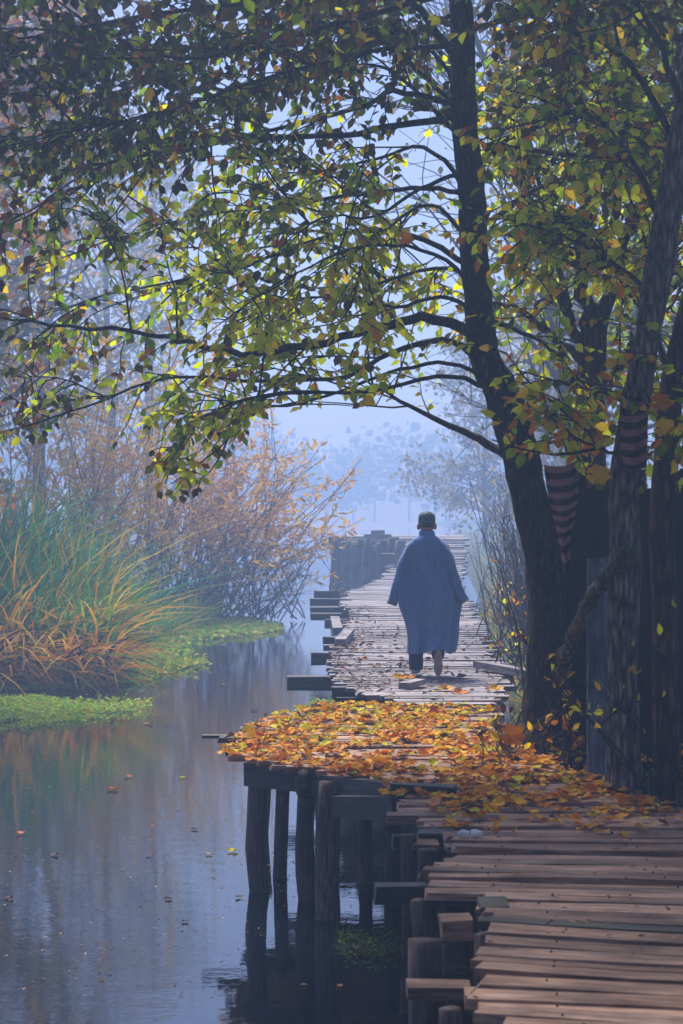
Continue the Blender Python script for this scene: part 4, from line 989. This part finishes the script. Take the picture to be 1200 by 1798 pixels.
# ------------------------------------------------------------------ trees in the mist
def far_tree(label, base, H, spread, n_limbs, n_leaf, mats, size, mat=None, lean=0., twigs=3, group='trees standing in the mist', name='tree', t_min=.25, r=None):
    root = thing(name, label, 'tree', base, group); base = np.asarray(base, float)
    r = r or H * .014
    tr = spline(np.array([base + (0, 0, -.2), base + (lean * .2 + rnd(-.2, .2), 0, H * .35), base + (lean * .6 + rnd(-.3, .3), rnd(-.3, .3), H * .7), base + (lean, 0, H)]), 16)
    MB().tube(tr, np.linspace(r, r * .15, 16), 8, rough=.05).build('trunk', mat or BARK_FAR, root, True)
    ls = []; mb = MB()
    for i in range(n_limbs):
        t = RNG.uniform(t_min, .97); p = tr[min(int(t * 15), 15)]; az = RNG.uniform(0, 2 * math.pi)
        d = nrm(np.array((math.cos(az), math.sin(az), RNG.uniform(.3, 1.1)))); L = spread * RNG.uniform(.5, 1.1) * (1.15 - t * .6); pts = [p]
        for k in range(6): d = nrm(d + RNG.normal(0, .15, 3) + np.array((0, 0, .03))); pts.append(pts[-1] + d * L / 6)
        pts = np.array(pts); ls.append(pts); mb.tube(pts, np.linspace(r * .35 * (1.1 - t * .7), r * .05, 7), 5, cap=False)
    sub = [q for l in ls for q in sub_limbs(l, twigs, spread * .4, .05, .25, .6)]
    for q in sub: mb.tube(q, np.linspace(r * .09, r * .03, len(q)), 3, cap=False)
    mb.build('limbs', mat or BARK_FAR, root, kind='stuff')
    allp = ls + sub; pos = []
    for _ in range(n_leaf):
        l = allp[RNG.integers(len(allp))]; t = RNG.uniform(.3, 1); i = min(int(t * (len(l) - 1)), len(l) - 2)
        pos.append(l[i] + (l[i + 1] - l[i]) * RNG.random() + RNG.normal(0, size * .8, 3))
    pos = np.array(pos); dirs = RNG.normal(0, 1, (len(pos), 3)) + (0, 0, -.5)
    leaf_cloud('foliage', pos, frames(dirs, RNG.normal(0, 1, (len(pos), 3))), size * RNG.uniform(.6, 1.3, len(pos)), RNG.integers(len(mats), size=len(pos)), mats, root, wid=1.2)
    return root
H_ = HAZY
CAN = [LM['olive'], LM['brown'], LM['green']]  # unseen trees around the viewer, added to shade the near mist
for lab, b_, h_, sp_ in (('broadleaf tree added for shade on the right bank close behind the viewer', (5.6, -3, .7), 11, 6.5), ('broadleaf tree added for shade on the right bank just outside the view', (5.4, 5, .7), 10.5, 5.5),
                         ('broadleaf tree added for shade on the left bank behind the viewer', (-11.5, -3, .3), 12, 6.5), ('broadleaf tree added for shade on the left bank just outside the view', (-11.5, 10, .3), 10, 5.5), ('broadleaf tree added for shade over the walkway behind the viewer', (1.8, -10, .8), 11, 7)):
    far_tree(lab, b_, h_, sp_, 34, 5200, CAN, .30, BARK, group='unseen trees added for shade near the viewer', t_min=.3)
far_tree('orange and rust leaved tree at the left picture edge behind the dark branches', (-6.9, 30, .3), 11, 4.4, 44, 9500, [H_['rustred'], LM['orange'], H_['gold'], LM['brown'], LM['brown']], .15, BARK, .8)
far_tree('yellow-leaved tree rising behind the tall reeds on the left', (-9.2, 40, .3), 13, 5.5, 46, 13000, [H_['gold'], LM['olive'], H_['dull'], H_['peach']], .21, BARK, .6)
far_tree('bare grey tree behind the willow bush, fine twigs in mist', (-8.8, 58, .3), 16, 5.0, 44, 2500, [H_['dull']], .18, lean=.8, twigs=6)
far_tree('bare slender tree left of the misty gap', (-8.2, 69, .3), 15, 4.2, 40, 2200, [H_['dull'], H_['peach']], .18, lean=.5, twigs=6)
far_tree('tall hazy tree at far left between the yellow tree and bare trees', (-11, 52, .4), 18, 6.5, 46, 9000, [H_['dull'], LM['olive'], H_['dull']], .26, lean=.5)
far_tree('faint tree on the left bank deepest in the mist', (-8, 84, .4), 17, 6, 40, 3000, [H_['dull']], .26, twigs=5)
far_tree('leafless misty tree leaning over the walkway behind the green crown', (4.2, 33, .7), 11.5, 5.5, 46, 500, [H_['dull'], LM['olive']], .13, lean=-2.6, twigs=8, t_min=.3)
far_tree('rounded hazy tree right of the misty gap, behind the man', (6.5, 90, .6), 9, 4.6, 44, 5000, [H_['dull']], .22, twigs=4, t_min=.12)
far_tree('second hazy tree on the right bank above the bare shrubs', (7.6, 62, .6), 9, 4.5, 44, 4500, [H_['dull']], .2, twigs=4, t_min=.12)
far_tree('tall hazy tree behind the many-stemmed tree on the right', (6.0, 40, .7), 13, 5, 44, 3500, [LM['olive'], H_['dull'], LM['lime']], .18, twigs=4)
far_tree('dark hazy tree at far right behind the shed', (5.4, 26, .7), 11, 4.5, 44, 4500, [LM['olive'], LM['green'], LM['lime']], .15, BARK, twigs=4)
far_tree('pale tree trunk crowd member furthest along the right bank', (9, 95, .8), 12, 5, 40, 3000, [H_['dull']], .28, twigs=4)

tl = MB(); lp = []; 
for i in range(46):
    x = -46 + i * 2.3 + rnd(-1, 1); y = rnd(215, 250); h = rnd(7, 12) * (1 + .4 * (abs(x - 2) > 14)); z0 = .5
    tl.tube(np.array([(x, y, z0), (x + rnd(-.4, .4), y, z0 + h * .5), (x + rnd(-.8, .8), y, z0 + h)]), [.12, .08, .03], 5)
    q = 260; ph = RNG.uniform(0, 6.28, q); rr = RNG.random(q) ** .5 * h * .30; lp.append(np.stack([x + rr * np.cos(ph), y + rr * np.sin(ph), z0 + h * (.15 + .9 * RNG.beta(2, 2, q))], 1))
lp = np.concatenate(lp); tlo = tl.build('treeline', BARK_FAR); tag(tlo, kind='stuff')
tf_ = leaf_cloud('treeline', lp, frames(RNG.normal(0, 1, lp.shape), RNG.normal(0, 1, lp.shape)), RNG.uniform(.5, 1.2, len(lp)), RNG.integers(2, size=len(lp)), [H_['dull'], LM['olive']], None, wid=1.5)
tag(tf_, 'far wood closing the view at the end of the water, almost lost in mist', 'wood'); tag(tlo, 'trunks of the far wood, almost lost in mist', 'wood')

# ------------------------------------------------------------------ fallen leaves
A_ = [0, 18, 38, 62, 90, 118, 142, 162, 180]
def fallen_tmpl(seed):
    r = np.random.default_rng(seed); pts = [(0, 0, 0)]
    # broad heart-shaped blade with a toothed rim, midrib along y, rim curled
    ang = np.linspace(-math.pi * .94, math.pi * .94, 15); rim = []
    for i, a in enumerate(ang):
        rad = .42 * (1 + .28 * math.cos(a) ** 3) * (1 + (.10 if i % 2 else -.07)) * r.uniform(.92, 1.08)
        rim.append((math.sin(a) * rad, .45 + math.cos(a) * rad * 1.15, .10 * abs(math.sin(a)) * r.uniform(.3, 2.2) + r.uniform(-.03, .09)))
    ring2 = [(x * .5, .45 + (y - .45) * .5, z * .35 + (0 if abs(x) > .05 else -.0)) for x, y, z in rim]
    V = [(0, .45, -.01)] + ring2 + rim; n = len(rim); Fc = []
    for i in range(n - 1):
        Fc.append((0, 1 + i, 2 + i)); Fc.append((1 + i, 1 + n + i, 2 + n + i, 2 + i))
    return np.array(V), Fc
TM = [fallen_tmpl(i) for i in range(6)]
def deck_left(y):
    v = V0 + F * (HC - DECK) / y
    return (np.interp(v, [t[0] for t in PLAT_L], [t[1] for t in PLAT_L]) - U0) / F * y
def deck_right(y): return np.interp(y, [11, 12.4, 13.0, 13.8, 15.5, 18.3], [2.2, 1.95, 1.85, 1.6, 1.25, 1.40])
pos = []; 
while len(pos) < 2500:
    y = RNG.uniform(11.2, 18.3); 
    if y < 12.55:
        xl = .62; 
    else: xl = float(deck_left(y))
    x = RNG.uniform(xl - .05, float(deck_right(y)))
    v = V0 + F * (HC - DECK) / y; u = U0 + x / y * F
    dens = np.interp(v, [1236, 1250, 1300, 1380, 1420, 1445, 1480, 1520], [.75, .9, .85, .75, .5, .16, .05, .015])
    if v > 1380 and u > 1050: dens = max(dens, np.interp(v, [1380, 1440, 1480], [.95, .6, .02]))
    if v > 1385 and u < 760: dens = max(dens, .65 if v < 1440 else .3)
    hole = .5 + .5 * math.sin(x * 5.1 + 2 * math.sin(y * 2.3)) * math.sin(y * 3.7 - x * 2)
    if hole < .34: dens *= .15
    if RNG.random() < dens: pos.append((x, y, DECK + .010 + RNG.random() ** 2 * .022))
pos = np.array(pos); k = len(pos)
dirs = RNG.normal(0, 1, (k, 3)); dirs[:, 2] *= .12; nor = RNG.normal(0, .22, (k, 3)) + (0, 0, 1.)
R = frames(dirs, nor); sz = RNG.uniform(.045, .108, k)
u, v = proj(pos)
lim = np.clip((1330 - v) / 110, 0, 1) * .65
cols = list(FALL); idx = []
for l, x in zip(lim, RNG.random(k)):
    w = np.array([.34 - .2 * l, .36, .12 - .08 * l, .07 + .75 * l, .06, .10]); idx.append(int(np.searchsorted(np.cumsum(w) / w.sum(), x)))
idx = np.array(idx)
order = np.argsort(-(sz / pos[:, 1]) * (1 + 6 * (pos[:, 2] - DECK)))
DESC = {'orange': 'bright orange', 'amber': 'amber yellow', 'rust': 'dark rust-red', 'lime': 'yellow-green', 'tan': 'pale tan', 'brown': 'withered brown'}
for i in order[:300]:
    p = pos[i].copy(); p[2] += .008
    o = single_leaf('fallen_leaf', FALL[cols[idx[i]]], p, R[i], float(sz[i]), None, TM[i % 6], 'fallen%d' % (i % 6))
    uu_, vv_p = proj(pos[i]); size_ = 'broad ' if sz[i] > .095 else ('small ' if sz[i] < .075 else '')
    if vv_p > 1440: where = 'on bare brown planks before the carpet' + (', near their ragged ends' if uu_ < 900 else ', toward the right')
    elif uu_ > 1000: where = 'in the dark leaf strip below the straight grey trunk'
    elif vv_p > 1385: where = 'where the carpet spills onto near planks' + (' by their ragged ends' if uu_ < 780 else '')
    elif uu_ > 830: where = 'at the foot of the leaning trunk'
    elif uu_ < 540: where = 'on the left tip of the leafy bay'
    elif vv_p > 1325: where = 'along the front lip of the leafy bay'
    elif vv_p < 1275: where = 'along the back edge of the leafy bay'
    else: where = 'in the middle of the leafy bay'
    lab = size_ + DESC[cols[idx[i]]] + ' fallen leaf ' + where
    tag(o, lab, 'leaf', 'leaf carpet: ' + lab)
rest = order[300:]
lit = None
for t in range(6):
    q = rest[np.arange(len(rest)) % 6 == t]
    # all layers of the carpet end up in one object
    tv, tf = TM[t]; vv_ = (np.einsum('kij,vj->kvi', R[q], tv) * sz[q][:, None, None] + pos[q][:, None, :])
    lit = lit or MB()
    for w_, c_ in zip(vv_, idx[q]): lit.add(w_, tf, int(c_))
o = lit.build('leaf_litter', list(FALL.values()), None); tag(o, 'thick carpet of orange and yellow fallen leaves over the boardwalk bay', 'leaf litter', kind='stuff')
# dry brown bits on the pale walkway
dv = []
while len(dv) < 1000:
    y = RNG.uniform(18.6, 36); v = V0 + F * (HC - DECK) / y; xl = (left_of(v, MID_L) - U0) / F * y; x = xl + RNG.random() ** 1.7 * 1.9
    if x < np.interp(y, [18, 21, 24, 33], [1.42, 1.72, 1.85, 2.2]) and RNG.random() < np.interp(y, [18.5, 20.5, 25, 30, 36], [.35, 1, .8, .35, .1]): dv.append((x, y, DECK + .02 + RNG.random() * .02))
for _ in range(150):
    y = RNG.uniform(7.3, 12); v = V0 + F * (HC - DECK) / y; dv.append(((left_of(v, NEAR_L) - U0) / F * y + RNG.random() * 1.8, y, DECK + .012 + RNG.random() * .006))
dv = np.array(dv); dd = RNG.normal(0, 1, (len(dv), 3)); dd[:, 2] *= .2
o = leaf_cloud('dry_litter', dv, frames(dd, RNG.normal(0, .35, (len(dv), 3)) + (0, 0, 1)), RNG.uniform(.04, .12, len(dv)) * np.where(dv[:, 1] < 13, .45, 1), RNG.choice(3, len(dv), p=(.91, .08, .01)), [FALL['brown'], FALL['tan'], FALL['rust']], None, wid=.7)
tag(o, 'dry brown leaf scraps scattered over the pale walkway and the near planks', 'leaf litter')
for (uu, vv2, c_, lab) in ((690, 1192, 'amber', 'amber leaf on the pale planks left of the man\'s feet, left one'), (704, 1192, 'orange', 'orange leaf on the pale planks below the man\'s left foot'), (795, 1219, 'orange', 'large orange leaf on the pale planks below the man\'s lifted foot'), (770, 1212, 'amber', 'amber leaf just left of the large orange leaf below the man'), (858, 1212, 'amber', 'amber leaf at the right side of the pale planks')):
    single = G(uu, vv2, DECK + .02)
    o = single_leaf('fallen_leaf', FALL[c_], single, frames(np.array((1., .3, .1)), np.array((.1, -.3, 1.))), .15, None, TM[1], 'fallen1'); tag(o, lab, 'leaf', 'single leaves near the man')
# large leaves hanging close, caught on the right-hand twigs
# floating leaves
for i, (uu, vv2, s_, c_) in enumerate([(186, 1386, .12, 'rust'), (230, 1365, .10, 'rust'), (415, 1493, .10, 'lime'), (313, 1366, .08, 'lime'), (265, 1503, .06, 'brown'), (100, 1500, .07, 'brown'), (360, 1500, .06, 'tan'), (425, 1577, .07, 'brown'), (300, 1577, .06, 'brown'), (525, 1730, .05, 'tan'), (600, 1733, .05, 'tan'), (265, 1270, .14, 'tan'), (440, 1247, .1, 'brown'), (40, 1465, .09, 'rust'), (345, 1455, .06, 'brown'), (520, 1512, .07, 'rust'), (560, 1500, .06, 'rust'), (20, 1575, .07, 'brown'), (318, 1618, .05, 'brown'), (395, 1203, .1, 'brown')]):
    p = G(uu, vv2, .006); o = single_leaf('floating_leaf', FALL[c_], p, frames(np.array((math.cos(i * 2.1), math.sin(i * 2.1), .05)), np.array((0, .05, 1.))), s_, None, TM[i % 6], 'fallen%d' % (i % 6))
    tag(o, {'rust': 'rust-red', 'lime': 'yellow-green', 'brown': 'dark brown', 'tan': 'pale tan'}[c_] + ' leaf floating alone on the dark water', 'leaf', 'leaves floating on the water, ' + c_)
sp = []
for _ in range(420):
    uu, vv2 = RNG.uniform(470, 720), RNG.normal(1530, 26) + 14 * math.sin(RNG.random() * 6); sp.append(G(uu, vv2, .005))
for _ in range(260):
    uu, vv2 = RNG.uniform(0, 460), 1290 + RNG.random() * 460; sp.append(G(uu, vv2, .005))
sp = np.array(sp); o = leaf_cloud('floating_specks', sp, frames(RNG.normal(0, 1, (680, 3)) * (1, 1, .05), np.array((0, 0, 1.)) + RNG.normal(0, .05, (680, 3))), RNG.uniform(.012, .035, 680), RNG.choice(2, 680), [FALL['tan'], FALL['brown']], None)
tag(o, 'tiny specks drifting on the dark water', 'floating debris')
PAPER = plain_noise_mat('white_paper', (.6, .62, .68), (.8, .82, .86), 12, .7, .004)
for (uu, vv2, lab) in ((815, 1464, 'crumpled white scrap on the brown planks, left of two'), (838, 1464, 'crumpled white scrap on the brown planks, right of two')):
    p = G(uu, vv2, DECK + .03); v_, f_ = ell_loft([(0, 0, z, r * rnd(.8, 1.2), r * .7) for z, r in ((-.015, .02), (0, .035), (.012, .03), (.018, .01))], 9); v_ += RNG.normal(0, .004, v_.shape); f_.append(tuple(27 + j for j in range(9)))
    o = mesh_object('paper_scrap', v_ + p, f_, PAPER); tag(o, lab, 'litter', 'white scraps on the planks')
# a few big leaves caught in the twigs by the shed
for (uu, vv2, Y, s_, c_, lab) in ((922, 722, 13.4, .15, 'yellow', 'big yellow leaf hanging before the leaning trunk at the fork'), (1158, 750, 12.3, .14, 'yellow', 'big yellow leaf caught beside the grey trunk near the right edge'), (1040, 832, 12.6, .15, 'yellow', 'big yellow leaf hanging between the two striped rags, lower one'),
                                  (1028, 782, 13.2, .15, 'orange', 'big orange leaf above the yellow one between the striped rags'), (710, 418, 12.5, .10, 'orange', 'orange leaf hanging left of the dark trunk in the green foliage'), (1150, 705, 12.5, .14, 'orange', 'big orange leaf beside the upper striped rag'), (890, 1288, 13.6, .16, 'orange', 'big orange leaf propped on the bramble tangle')):
    o = single_leaf('hanging_leaf', LM[c_], P(uu - 14, vv2, Y), frames(np.array((1., -.1, -.15)), np.array((.1, -1., .35))), s_ * 1.05, None, TM[2], 'fallen2'); tag(o, lab, 'leaf', 'big leaves caught in the twigs')
